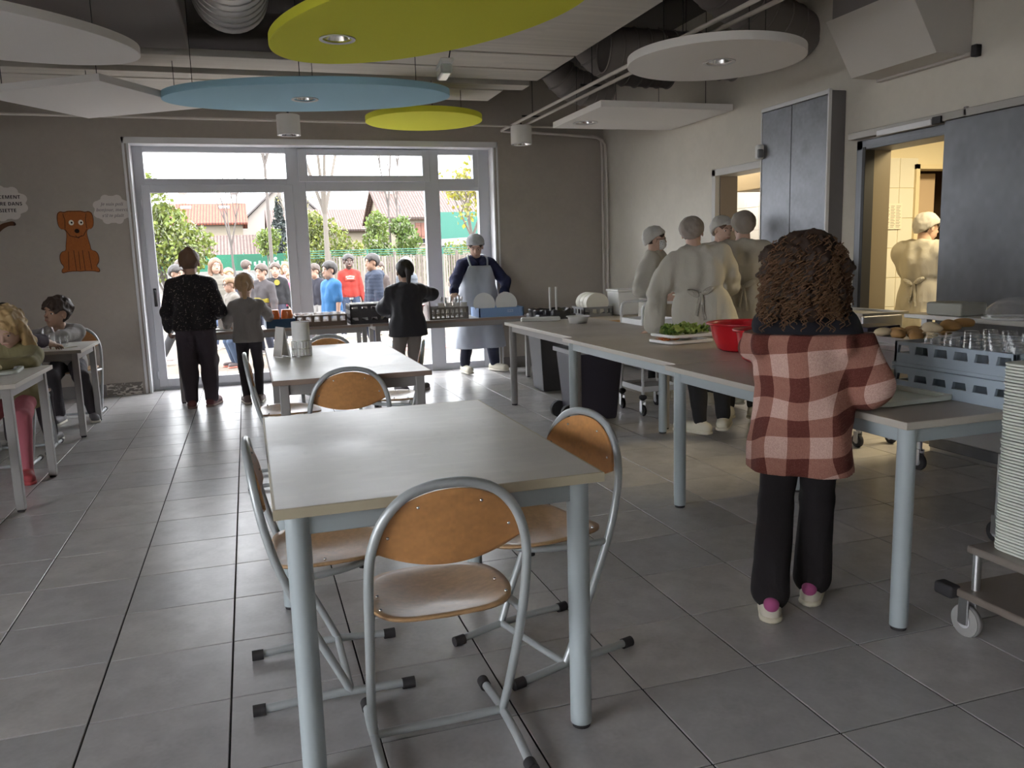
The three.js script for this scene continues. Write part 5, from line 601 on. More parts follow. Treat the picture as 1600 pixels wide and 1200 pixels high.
function meshField(prims, o) { // naive surface nets with block culling
  const cell = o.cell, k = o.k ?? 0.02, pad = (o.pad ?? 0.03) + cell * 2; let lo = [1e9, 1e9, 1e9], hi = [-1e9, -1e9, -1e9];
  for (const p of prims) for (let i = 0; i < 3; i++) { lo[i] = Math.min(lo[i], p.c[i] - p.R - pad); hi[i] = Math.max(hi[i], p.c[i] + p.R + pad); }
  if (o.lo) lo = lo.map((v, i) => Math.max(v, o.lo[i] ?? -1e9)); if (o.hi) hi = hi.map((v, i) => Math.min(v, o.hi[i] ?? 1e9));
  const n = [0, 1, 2].map((i) => Math.ceil((hi[i] - lo[i]) / cell) + 1), F = new Float32Array(n[0] * n[1] * n[2]).fill(1), B = 8, idx = (x, y, z) => x + n[0] * (y + n[1] * z);
  for (let bz = 0; bz < n[2]; bz += B) for (let by = 0; by < n[1]; by += B) for (let bx_ = 0; bx_ < n[0]; bx_ += B) {
    const cx = lo[0] + (bx_ + B / 2) * cell, cy = lo[1] + (by + B / 2) * cell, cz = lo[2] + (bz + B / 2) * cell, hd = B * cell * 0.87, near = [];
    for (const p of prims) if (Math.hypot(cx - p.c[0], cy - p.c[1], cz - p.c[2]) - p.R < hd + k + pad && p.d(cx, cy, cz) < (hd + k + pad) * 1.6) near.push(p);
    if (!near.length) continue;
    for (let z = bz; z < Math.min(bz + B, n[2]); z++) for (let y = by; y < Math.min(by + B, n[1]); y++) for (let x = bx_; x < Math.min(bx_ + B, n[0]); x++) {
      const X = lo[0] + x * cell, Y = lo[1] + y * cell, Z = lo[2] + z * cell; let d = 1e3;
      for (const p of near) { const e = p.d(X, Y, Z); const h = Math.max(k - Math.abs(d - e), 0) / k; d = Math.min(d, e) - h * h * k * 0.25; }
      if (o.noise) d += o.noise(X, Y, Z, d); if (o.shell) d = Math.abs(d) - o.shell; if (o.clip) d = Math.max(d, o.clip(X, Y, Z)); F[idx(x, y, z)] = d;
    }
  }
  const P = [], I = [], vid = new Int32Array(F.length).fill(-1);
  for (let z = 0; z < n[2] - 1; z++) for (let y = 0; y < n[1] - 1; y++) for (let x = 0; x < n[0] - 1; x++) {
    const i0 = idx(x, y, z); let m = 0, s = [0, 0, 0, 0, 0, 0, 0, 0]; for (let q = 0; q < 8; q++) { s[q] = F[i0 + (q & 1) + (q & 2 ? n[0] : 0) + (q & 4 ? n[0] * n[1] : 0)]; if (s[q] < 0) m |= 1 << q; } if (m === 0 || m === 255) continue;
    let ax = 0, ay = 0, az = 0, c = 0; for (let q = 0; q < 8; q++) for (const e of [1, 2, 4]) if (!(q & e)) { const a = s[q], b = s[q | e]; if ((a < 0) !== (b < 0)) { const t = a / (a - b); ax += (q & 1) + (e === 1 ? t : 0); ay += ((q & 2) >> 1) + (e === 2 ? t : 0); az += ((q & 4) >> 2) + (e === 4 ? t : 0); c++; } }
    vid[i0] = P.length / 3; P.push(lo[0] + (x + ax / c) * cell, lo[1] + (y + ay / c) * cell, lo[2] + (z + az / c) * cell);
  }
  const st = [1, n[0], n[0] * n[1]];
  for (let z = 1; z < n[2] - 1; z++) for (let y = 1; y < n[1] - 1; y++) for (let x = 1; x < n[0] - 1; x++) { const i0 = idx(x, y, z), a = F[i0] < 0; for (let e = 0; e < 3; e++) { if (a === (F[i0 + st[e]] < 0)) continue; const u = st[(e + 1) % 3], v = st[(e + 2) % 3], A = vid[i0], Bq = vid[i0 - u], C = vid[i0 - u - v], D = vid[i0 - v]; if (A < 0 || Bq < 0 || C < 0 || D < 0) continue; if (a) I.push(A, Bq, C, A, C, D); else I.push(A, C, Bq, A, D, C); } }
  const g = new THREE.BufferGeometry(); g.setAttribute('position', new THREE.Float32BufferAttribute(P, 3)); g.setIndex(I); g.computeVertexNormals();
  const uv = []; for (let i = 0; i < P.length; i += 3) uv.push(P[i], P[i + 1]); g.setAttribute('uv', new THREE.Float32BufferAttribute(uv, 2)); return g;
}
const joinIndexed = (list) => (list.length === 1 ? list[0] : mergeGeometries(list));
function ik(a, t, l1, l2, pole) { // two-bone solve: returns joint and reachable end
  let d = sub(t, a), L = len(d); const M_ = (l1 + l2) * 0.995; if (L > M_) { t = add(a, mul(d, M_ / L)); d = sub(t, a); L = M_; } const u = mul(d, 1 / L), c = (l1 * l1 - l2 * l2 + L * L) / (2 * L), h = Math.sqrt(Math.max(0, l1 * l1 - c * c)); let p = sub(pole, mul(u, dot(pole, u))); p = nrm(p); return [add(add(a, mul(u, c)), mul(p, h)), t];
}
function handBones(w, dir, n, L, side, curl) { // palm and five fingers; n = way the palm faces, side = +1 where the thumb lies along dir x n
  const s = mul(nrm(cross(dir, n)), side), f = nrm(dir), at = (a, b, c = 0) => add(add(add(w, mul(f, a * L)), mul(s, b * L)), mul(n, c * L)), o = [];
  for (const b of [-0.15, 0, 0.15]) o.push(bone(at(0, b * 0.5), at(0.46, b), L * 0.085, L * 0.075));
  const lens = [0.40, 0.46, 0.42, 0.33];
  [0.19, 0.065, -0.065, -0.18].forEach((b, k) => { let p = at(0.44, b), a = curl * 0.5; for (let j = 0; j < 3; j++) { const l = lens[k] * L * [0.45, 0.32, 0.23][j], q = add(p, mul(add(mul(f, Math.cos(a)), mul(n, Math.sin(a))), l)); o.push(bone(p, q, L * (0.052 - j * 0.006), L * (0.047 - j * 0.006))); p = q; a += curl; } });
  const t1 = at(0.30, 0.34, 0.05 + curl * 0.1), t2 = at(0.48, 0.38, 0.1 + curl * 0.2); o.push(bone(at(0.08, 0.13), t1, L * 0.065, L * 0.055), bone(t1, t2, L * 0.055, L * 0.042)); return o;
}
const fabricBump = noiseTex(256, (u, v) => { const w = 0.12 * tnoise(u, v, 4, 11), a = 1 - Math.abs(tnoise(u + w, v * 1.0, 9, 2)) * 1.6, b = 1 - Math.abs(tnoise(u - w, v, 6, 21)) * 1.5; return Math.max(0, Math.min(255, 60 + 95 * Math.max(0, a) + 80 * Math.max(0, b) + 12 * tnoise(u, v, 90, 5))); }, false);
const cloth = (r, g, b, e = {}) => M(r, g, b, 0.92, { bumpMap: withRepeatCached(fabricBump), bumpScale: 0.009, ...e });
let cachedBump; function withRepeatCached(t) { return (cachedBump ??= withRepeat(t, 2.6, 1.3)); }
const SK = { light: M(0.58, 0.38, 0.29, 0.55), tan: M(0.42, 0.25, 0.17, 0.55), deep: M(0.10, 0.055, 0.04, 0.5) }, HA = { black: M(0.018, 0.014, 0.013, 0.6), dark: M(0.045, 0.028, 0.02, 0.6), brown: M(0.13, 0.07, 0.04, 0.6), light: M(0.36, 0.22, 0.11, 0.6), blond: M(0.52, 0.36, 0.17, 0.6), red: M(0.22, 0.09, 0.035, 0.6) };
const eyeWhite = M(0.75, 0.73, 0.7, 0.3), irisMat = M(0.03, 0.02, 0.015, 0.3), lipMat = M(0.42, 0.17, 0.14, 0.5), netMat = M(0.62, 0.60, 0.56, 0.9, { transmission: 0.25, thickness: 0 }), soleMat = M(0.72, 0.68, 0.58, 0.6);
let peopleTris = 0;
function person(o) {
  const H = o.H, B = o.build ?? 1, hh = H * (o.head ?? 0.135), cell = o.cell ?? 0.012, fine = o.fine ?? 0.0055, g = thing('person', o.label, 'person', [o.at[0], o.at[2] ?? 0, o.at[1]], o.yaw, o.group);
  const inv = (p) => { const x = p[0] - g.position.x, z = p[2] - g.position.z, c = Math.cos(o.yaw), s = Math.sin(o.yaw); return [x * c - z * s, p[1] - g.position.y, x * s + z * c]; };
  const add_ = (name, geo, mat, parent = g) => { peopleTris += geo.index ? geo.index.count / 3 : geo.attributes.position.count / 3; return part(name, geo, mat, parent); };
  const tl = H * 0.295, pelY = o.pelvisY ?? H - hh * 1.03 - H * 0.004 - tl, lean = o.lean ?? [0, 0], pel = [0, pelY, o.pelvisZ ?? 0];
  const up = nrm([lean[0], 1, lean[1]]), side = nrm(cross(up, [0, 0, 1])).map((v) => v), fwd = nrm(cross(side, up)), T = (x, y, z) => add(add(add(pel, mul(side, x * H)), mul(up, y * H)), mul(fwd, z * H));
  const neck = T(0, 0.295, -0.005), sw = (o.shoulder ?? 0.09) * B, sh = { L: T(sw, 0.243, -0.005), R: T(-sw, 0.243, -0.005) }, hip = { L: T(0.045 * B, 0, 0), R: T(-0.045 * B, 0, 0) };
  const W = 0.038 * B, tor = torsoPrims(0);
  // head frame
  const hy = o.headYaw ?? 0, hp = o.headPitch ?? 0, q = new THREE.Quaternion().setFromEuler(new THREE.Euler(hp, hy, o.headRoll ?? 0, 'YXZ')), bodyQ = new THREE.Quaternion().setFromUnitVectors(V(0, 1, 0), V(...mix([0, 1, 0], up, 0.6)).normalize()); q.premultiply(bodyQ);
  const hu = V(0, 1, 0).applyQuaternion(q).toArray(), hf = V(0, 0, 1).applyQuaternion(q).toArray(), hc = add(add(neck, mul(mix(up, hu, 0.5), H * 0.006 + hh * 0.5)), mul(hf, hh * 0.09)), HM = new THREE.Matrix4().compose(V(...hc), q, V(hh, hh, hh));
  const arms = {}, legs = {}, prims = [...tor, bone(add(neck, mul(up, -0.02 * H)), add(hc, add(mul(hu, -hh * 0.22), mul(hf, -hh * 0.1))), 0.036 * H * (o.neckW ?? 1), 0.031 * H * (o.neckW ?? 1))], hands = [];
  for (const S of ['L', 'R']) {
    const sg = S === 'L' ? 1 : -1; let t = o['hand' + S] ? inv(o['hand' + S]) : add(sh[S], [sg * 0.05 * H, -0.315 * H, 0.03 * H]); const pole = o['elbow' + S] ?? [sg * 0.55, -0.35, -0.75];
    const [el, wr] = ik(sh[S], t, 0.17 * H, 0.15 * H, pole); arms[S] = { sh: sh[S], el, wr }; prims.push(bone(sh[S], el, 0.029 * H * B, 0.024 * H * B), bone(el, wr, 0.024 * H * B, 0.0175 * H));
    const dir = nrm(o['point' + S] ?? sub(wr, el)); let pn = o['palm' + S] ?? [-sg * 0.8, -0.2, 0.3]; pn = nrm(sub(pn, mul(dir, dot(pn, dir)))); const thumbSide = Math.sign(dot(cross(dir, pn), o['thumb' + S] ?? [0, 0.3, 1])) || 1; hands.push(handBones(wr, dir, pn, (o.handLen ?? 0.105) * H, thumbSide, o['curl' + S] ?? 0.35));
    const f = o['foot' + S] ? inv(o['foot' + S]) : [sg * 0.06 * H, 0, 0], fy = f[1] + 0.052 * H, toe = o['toe' + S] ?? [sg * 0.18, 0, 1]; const td = nrm(toe); const [kn, an] = ik(hip[S], [f[0], fy, f[2]], 0.245 * H, 0.245 * H, o['knee' + S] ?? [sg * 0.12, 0.1, 1]); legs[S] = { hip: hip[S], kn, an, td, base: add(an, [0, -0.052 * H, 0]) };
    prims.push(bone(hip[S], kn, 0.047 * H * B, 0.034 * H * B), bone(kn, an, 0.034 * H * B, 0.022 * H), bone(add(an, [0, -0.02 * H, 0]), add(an, add(mul(td, 0.10 * H), [0, -0.034 * H, 0])), 0.022 * H, 0.016 * H));
  }
  // body: torso and limbs, head, hands, in one mesh
  const headPrims = [egg([0, 0.13, -0.05], [0.335, 0.365, 0.40]), egg([0, -0.15, 0.07], [0.262, 0.34, 0.28]), bone([0, -0.41, 0.16], [0, -0.42, 0.19], 0.085, 0.08), bone([0, 0.03, 0.325], [0, -0.11, 0.395], 0.026, 0.05), egg([0.335, -0.05, -0.04], [0.035, 0.105, 0.065]), egg([-0.335, -0.05, -0.04], [0.035, 0.105, 0.065]), bone([-0.07, -0.27, 0.315], [0.07, -0.27, 0.315], 0.03), bone([-0.16, 0.1, 0.29], [0.16, 0.1, 0.29], 0.035), bone([0, -0.32, -0.1], [0, -0.5, -0.12], 0.2, 0.2)];
  const headGeo = meshField(headPrims, { cell: fine / hh, k: 0.06, pad: 0.02 }).applyMatrix4(HM);
  add_('body', joinIndexed([meshField(prims, { cell: cell * 1.5, k: 0.02, pad: 0.005 }), headGeo, ...hands.map((h) => meshField(h, { cell: Math.min(fine, 0.0055) * (o.fine ? 1.15 : 0.9), k: 0.007, pad: 0.004 }))]), o.skin ?? SK.light);
  if (o.cover !== 'mask') add_('mouth', new THREE.SphereGeometry(0.5, 12, 8).scale(0.2, 0.045, 0.05).translate(0, -0.265, 0.335).applyMatrix4(HM), lipMat);
  for (const s of [-1, 1]) { const e = add_('eye', new THREE.SphereGeometry(0.05, 12, 8).scale(1.1, 0.75, 1).translate(s * 0.125, 0.0, 0.262).applyMatrix4(HM), eyeWhite); add_('iris', new THREE.SphereGeometry(0.03, 10, 8).scale(1, 1, 0.6).translate(s * 0.125, -0.004, 0.3).applyMatrix4(HM), irisMat, e); add_('eyebrow', pipe([[s * 0.06, 0.085, 0.345], [s * 0.13, 0.105, 0.335], [s * 0.19, 0.075, 0.30]], 0.014, 8, 5).applyMatrix4(HM), o.hair?.mat ?? HA.dark); }
  // hair
  const hr = o.hair;
  if (hr) {
    const st = hr.style, th = hr.thick ?? 0.045, hpz = [egg([0, 0.14, -0.06], [0.335 + th, 0.365 + th, 0.40 + th])]; const long = hr.len ?? 0;
    if (long) for (const [x, z] of [[0.24, -0.22], [-0.24, -0.22], [0, -0.34], [0.32, -0.02], [-0.32, -0.02]]) { if (hr.backOnly && z > -0.1) continue; hpz.push(bone([x, 0.1, z], [x * 1.08, -0.35 - long * 0.55, z - 0.05], 0.13, 0.15), bone([x * 1.08, -0.35 - long * 0.55, z - 0.05], [x * 1.0, -0.4 - long, z - 0.02], 0.15, 0.08)); }
    if (st === 'bun') hpz.push(egg([0, 0.5, -0.2], [0.12, 0.11, 0.12])); if (st === 'pony') hpz.push(bone([0, 0.2, -0.46], [0, 0.05, -0.56], 0.1, 0.12), bone([0, 0.05, -0.56], [0.02, -0.65, -0.46], 0.125, 0.06));
    if (st === 'curly') { hpz.push(egg([0, 0.10, -0.14], [0.52, 0.48, 0.48]), egg([0, -0.2, -0.2], [0.56, 0.42, 0.42])); for (let k = 0, r = rng(8); k < 90; k++) { const a = 0.6 + r() * 5.1; const x = Math.sin(a), z = Math.cos(a), y = r(); if (z > 0.45) continue; hpz.push(egg([x * (0.42 + 0.14 * r()), 0.22 - y * (hr.drop ?? 1.1), z * 0.42 - 0.1], [0.15, 0.15, 0.15].map((v) => v * (0.6 + 0.6 * r())))); } }
    const amp = hr.amp ?? 0.02, fq = hr.freq ?? 7, low = hr.low ?? -0.3;
    add_('hair', meshField(hpz, { cell: fine * 1.35 / hh, k: 0.08, pad: 0.05, noise: (x, y, z) => amp * noise3(x * fq, y * fq * (hr.stretch ?? 0.5), z * fq) + amp * 0.5 * noise3(x * fq * 2.7, y * fq * 1.3, z * fq * 2.7 + 9), clip: (x, y, z) => { const face = -(Math.hypot(x / 0.30, (y + 0.16) / (hr.fringe ?? 0.42), (z - 0.46) / 0.50) - 1) * 0.3; const nape = !long && st !== 'pony' && st !== 'curly' ? low - y : -1; const ear = Math.abs(x) > 0.2 && !long && st !== 'curly' ? -(Math.hypot((y + 0.12) / 0.26, (z - 0.06) / 0.22) - 1) * 0.2 : -1; return Math.max(face, nape, ear); } }).applyMatrix4(HM), hr.mat);
    if (st === 'curly') { const r = rng(14), cur = []; for (let k = 0; k < 520; k++) { const a = 0.9 + r() * 4.5, y0 = 0.5 - Math.pow(r(), 0.8) * 1.05, R0 = (y0 > 0.1 ? Math.sqrt(Math.max(0.02, 1 - ((y0 - 0.1) / 0.5) ** 2)) : 1) * 0.55 + r() * 0.05, x0 = Math.sin(a) * R0 * 1.02, z0 = Math.cos(a) * R0 * 0.92 - 0.14; if (z0 > 0.22) continue; const pts = [], fl = 0.22 + 0.25 * r(), cr = 0.022 + 0.02 * r(), n = 20; for (let j = 0; j <= n; j++) { const t = j / n; pts.push([x0 * (1 + 0.12 * t) + cr * Math.cos(t * 19 + k), y0 - t * fl, z0 * (1 + 0.05 * t) + cr * Math.sin(t * 19 + k)]); } cur.push(pipe(pts, 0.0075, 34, 4)); } add_('curls', merge(cur).applyMatrix4(HM), hr.mat2 ?? hr.mat).userData.kind = 'stuff'; }
    if (hr.tie) add_('hair_tie', new THREE.TorusGeometry(0.11, 0.03, 8, 16).rotateX(st === 'bun' ? Math.PI / 2 : 0.5).translate(0, st === 'bun' ? 0.46 : 0.18, st === 'bun' ? -0.2 : -0.5).applyMatrix4(HM), hr.tie);
  }
  if (o.net) { add_('hairnet', meshField([egg([0, 0.16, -0.09], [0.43, 0.42, 0.49]), egg([0, 0.02, -0.3], [0.32, 0.34, 0.28])], { cell: fine * 1.5 / hh, k: 0.1, pad: 0.05, noise: (x, y, z) => 0.022 * noise3(x * 9, y * 9, z * 9) + 0.010 * noise3(x * 30, y * 12, z * 30), clip: (x, y, z) => Math.max((0.10 - y) * 0.9 + (z - 0.0) * 0.35 * (z > 0 ? 1 : 0) - (z < 0 ? -z * 0.75 : 0), -0.26 - y) }).applyMatrix4(HM), o.net === true ? netMat : o.net); add_('net_band', new THREE.TorusGeometry(0.4, 0.016, 6, 40).scale(0.9, 1.06, 1).rotateX(Math.PI / 2 - 0.32).translate(0, 0.1, -0.05).applyMatrix4(HM), M(0.72, 0.71, 0.68, 0.8)); }
  if (o.cover === 'mask') { add_('face_mask', meshField([egg([0, -0.2, 0.1], [0.30, 0.27, 0.32])], { cell: fine / hh, k: 0.02, shell: 0.012, noise: (x, y) => 0.006 * Math.sin(y * 60), clip: (x, y, z) => Math.max(0.12 - z, y + 0.02, -0.44 - y) }).applyMatrix4(HM), M(0.75, 0.77, 0.78, 0.8)); }
  if (o.glasses) { const gl = [-1, 1].map((s) => new THREE.TorusGeometry(0.095, 0.013, 6, 20).scale(1.1, 0.85, 1).translate(s * 0.135, 0.0, 0.375)); gl.push(rod([-0.03, 0, 0.38], [0.03, 0, 0.38], 0.012, 5)); for (const s of [-1, 1]) gl.push(rod([s * 0.24, 0.02, 0.36], [s * 0.345, 0.0, -0.02], 0.011, 5)); add_('glasses', merge(gl).applyMatrix4(HM), blackMat); }
  // clothes
  const wr = (amp, f = 13) => (x, y, z) => amp * noise3(x * f + 3, y * f * 0.45, z * f) + amp * 0.6 * noise3(x * f * 2.1, y * f * 1.1 + 7, z * f * 2.1);
  const height = (p) => dot(sub(p, pel), up);
  function torsoPrims(e) { const o2 = []; for (const s of [1, -1]) o2.push(bone(T(s * W, 0.0, 0), T(s * W * 0.8, 0.12, 0.004), 0.055 * H * B + e, 0.05 * H * B + e), bone(T(s * W * 0.8, 0.12, 0.004), T(s * W * 1.15, 0.205, 0), 0.05 * H * B + e, 0.05 * H * B + e), bone(s > 0 ? sh.L : sh.R, T(s * 0.02, 0.272, -0.01), 0.031 * H * B + e * 0.9, 0.03 * H + e * 0.6)); o2.push(bone(T(0, 0.19, -0.008), T(0, 0.262, -0.008), 0.05 * H * B + e, 0.037 * H + e * 0.6), bone(mix(sh.L, sh.R, 0.1), mix(sh.L, sh.R, 0.9), 0.031 * H * B + e * 0.8)); return o2; }
  function topGarment(c, name = 'top') {
    const e = c.loose ?? 0.012, p = c.noTorso ? [] : torsoPrims(e), se = c.sleeveLoose ?? e; const hemL = (c.hem ?? 0.05) * H;
    if (!c.noTorso) for (const s of [1, -1]) { const fl = c.flare ?? 0; p.push(bone(T(s * W, 0.02, 0), T(s * W * (1 + fl * 0.5), -(c.hem ?? 0.05) - 0.03, 0), 0.056 * H * B + e, 0.056 * H * B + e + fl * 0.04 * H)); }
    for (const S of ['L', 'R']) { const a = arms[S], sl = c.sleeve ?? 0.95; if (c.sleeveFrom) p.push(bone(mix(a.sh, a.el, c.sleeveFrom), a.el, 0.031 * H * B + se, 0.029 * H * B + se)); else if (sl > -1) p.push(bone(a.sh, sl >= 0 ? a.el : mix(a.sh, a.el, 1 + sl), 0.031 * H * B + se, 0.027 * H * B + se)); if (sl > 0) p.push(bone(a.el, mix(a.el, a.wr, sl), 0.027 * H * B + se, 0.021 * H + se * 0.9)); if (c.cuff && sl > 0) p.push(bone(mix(a.el, a.wr, sl - 0.05), mix(a.el, a.wr, sl), 0.026 * H + se, 0.026 * H + se)); }
    if (c.hood) { p.push(egg(T(0, 0.262, -0.062), [0.085 * H, 0.05 * H, 0.05 * H]), bone(T(0.06, 0.275, -0.02), T(0, 0.225, -0.075), 0.022 * H, 0.028 * H), bone(T(-0.06, 0.275, -0.02), T(0, 0.225, -0.075), 0.022 * H, 0.028 * H), bone(T(0.055, 0.278, 0.02), T(0.02, 0.25, 0.06), 0.016 * H), bone(T(-0.055, 0.278, 0.02), T(-0.02, 0.25, 0.06), 0.016 * H)); }
    if (c.collar) for (const s of [1, -1]) p.push(bone(T(s * 0.045, 0.285, -0.03), T(s * 0.04, 0.285, 0.02), 0.016 * H), bone(T(s * 0.04, 0.285, 0.02), T(s * 0.015, 0.24, 0.062), 0.014 * H)); if (c.collar) p.push(bone(T(0.045, 0.288, -0.03), T(-0.045, 0.288, -0.03), 0.016 * H));
    if (c.extra) p.push(...c.extra(T, H));
    const n0 = wr(c.wrinkle ?? 0.006, c.freq), n = c.folds ? (x, y, z) => n0(x, y, z) + c.folds * noise3(x * 17, y * 3.2 + x * 4, z * 17) : n0, quilt = c.quilt ? (x, y, z, d) => -0.008 * Math.abs(Math.sin((y - pelY) * 3.1416 / 0.055)) + n(x, y, z) * 0.5 : n, waist = c.belt ? (x, y, z) => { const h = height([x, y, z]) / H; return 0.018 * Math.exp(-(((h - 0.11) / 0.018) ** 2)); } : null;
    const geo = meshField(p, { cell: c.cell ?? cell, k: 0.025, pad: 0.02, noise: waist ? (x, y, z) => quilt(x, y, z) + waist(x, y, z) : quilt, clip: (x, y, z) => { const armside = Math.abs(x) > 0.13 * H * B; const h = height([x, y, z]); let d = armside && c.longArms !== false && h < 0.1 * H ? -1 : -hemL - h; if (c.topCut != null) d = Math.max(d, h - c.topCut * H); if (c.front) d = Math.max(d, c.front(x, y, z, h / H)); return d; } });
    if (c.uv) { const P = geo.attributes.position, u = []; for (let i = 0; i < P.count; i++) u.push(...c.uv(P.getX(i), P.getY(i), P.getZ(i))); geo.setAttribute('uv', new THREE.Float32BufferAttribute(u, 2)); }
    return add_(name, geo, c.mat);
  }
  for (const c of o.tops ?? []) topGarment(c, c.name ?? 'top');
  if (o.pants) { const c = o.pants, e = c.loose ?? 0.012, p = [bone(T(W, 0.06, 0), T(W, -0.01, 0), 0.052 * H * B + e, 0.055 * H * B + e), bone(T(-W, 0.06, 0), T(-W, -0.01, 0), 0.052 * H * B + e, 0.055 * H * B + e)]; for (const S of ['L', 'R']) { const l = legs[S], en = mix(l.kn, l.an, c.len ?? 0.95); p.push(bone(l.hip, l.kn, 0.048 * H * B + e, 0.036 * H * B + e), bone(l.kn, en, 0.036 * H * B + e, 0.024 * H + e + (c.flare ?? 0))); } add_(c.name ?? 'trousers', meshField(p, { cell, k: 0.018, pad: 0.015, noise: wr(c.wrinkle ?? 0.005, 15), clip: (x, y, z) => Math.max(y - pelY - (c.rise ?? 0.06) * H, 0.012 - y) }), c.mat); }
  if (o.shoes) for (const S of ['L', 'R']) { const l = legs[S], b = l.base, L = 0.155 * H * (o.shoes.size ?? 1), y = 0.028 * H * 0.9 + 0.004, P0 = add(b, add(mul(l.td, -0.03 * H), [0, y, 0])), P1 = add(b, add(mul(l.td, L - 0.05 * H), [0, y * 0.92, 0])), pr = [bone(P0, P1, 0.027 * H, 0.027 * H), bone(add(b, [0, 0.03 * H, 0]), add(b, [0, 0.055 * H, 0]), 0.026 * H, 0.027 * H)]; const fc = Math.min(cell, 0.008); const s = add_('shoe', meshField(pr, { cell: fc, k: 0.015, pad: 0.01, clip: (x, y2, z) => b[1] + 0.014 - y2 }), o.shoes.mat); add_('sole', meshField([bone([P0[0], b[1] + 0.012, P0[2]], [P1[0], b[1] + 0.012, P1[2]], 0.03 * H, 0.03 * H)], { cell: fc, k: 0.01, pad: 0.006, clip: (x, y2, z) => Math.max(b[1] + 0.001 - y2, y2 - b[1] - 0.024) }), o.shoes.sole ?? soleMat, s); if (o.shoes.heel) add_('heel_tab', meshField([egg(add(add(P0, [0, 0.022 * H, 0]), mul(l.td, -0.013 * H)), [0.02 * H, 0.021 * H, 0.02 * H])], { cell: 0.004, k: 0.005, pad: 0.003 }), o.shoes.heel, s); }
  if (o.apron) { const c = o.apron, e = c.loose ?? 0.03, low = c.hem; add_('apron', meshField([...torsoPrims(e), bone(T(W, 0.02, 0), [W * 1.6 * H, low, 0.05], 0.058 * H * B + e, 0.075 * H * B + e), bone(T(-W, 0.02, 0), [-W * 1.6 * H, low, 0.05], 0.058 * H * B + e, 0.075 * H * B + e)], { cell: 0.0085, k: 0.03, pad: 0.03, shell: 0.0095, noise: wr(0.008, 9), clip: (x, y, z) => { const h = (y - pelY) / H, wd = h > 0.1 ? lerp(0.13, 0.07, Math.min(1, (h - 0.1) / 0.14)) * H * 1.1 : 0.2 * H; return Math.max(-0.005 - z, Math.abs(x) - wd, low - y, h - 0.235); } }), c.mat); for (const s of [1, -1]) add_('apron_strap', pipe([T(s * 0.062, 0.23, 0.078), T(s * 0.07, 0.285, 0.045), T(s * 0.06, 0.31, -0.005), T(s * 0.03, 0.30, -0.055)], 0.011, 20, 8), c.mat); }
  if (o.bow) { const b = T(0, 0.1, -0.075), m = o.bow; add_('apron_bow', merge([[-1, 0.25], [1, -0.15]].map(([s, dy]) => new THREE.SphereGeometry(1, 14, 10).scale(0.05, 0.022, 0.02).rotateZ(s * 0.5).translate(b[0] + s * 0.05, b[1] + dy * 0.04, b[2] - 0.01)).concat([rod(b, add(b, [-0.03, -0.2, -0.02]), 0.013, 6), rod(b, add(b, [0.03, -0.17, -0.02]), 0.013, 6)])), m); }
  return { g, T, arms, legs, add: add_, HM, hh, H };
}
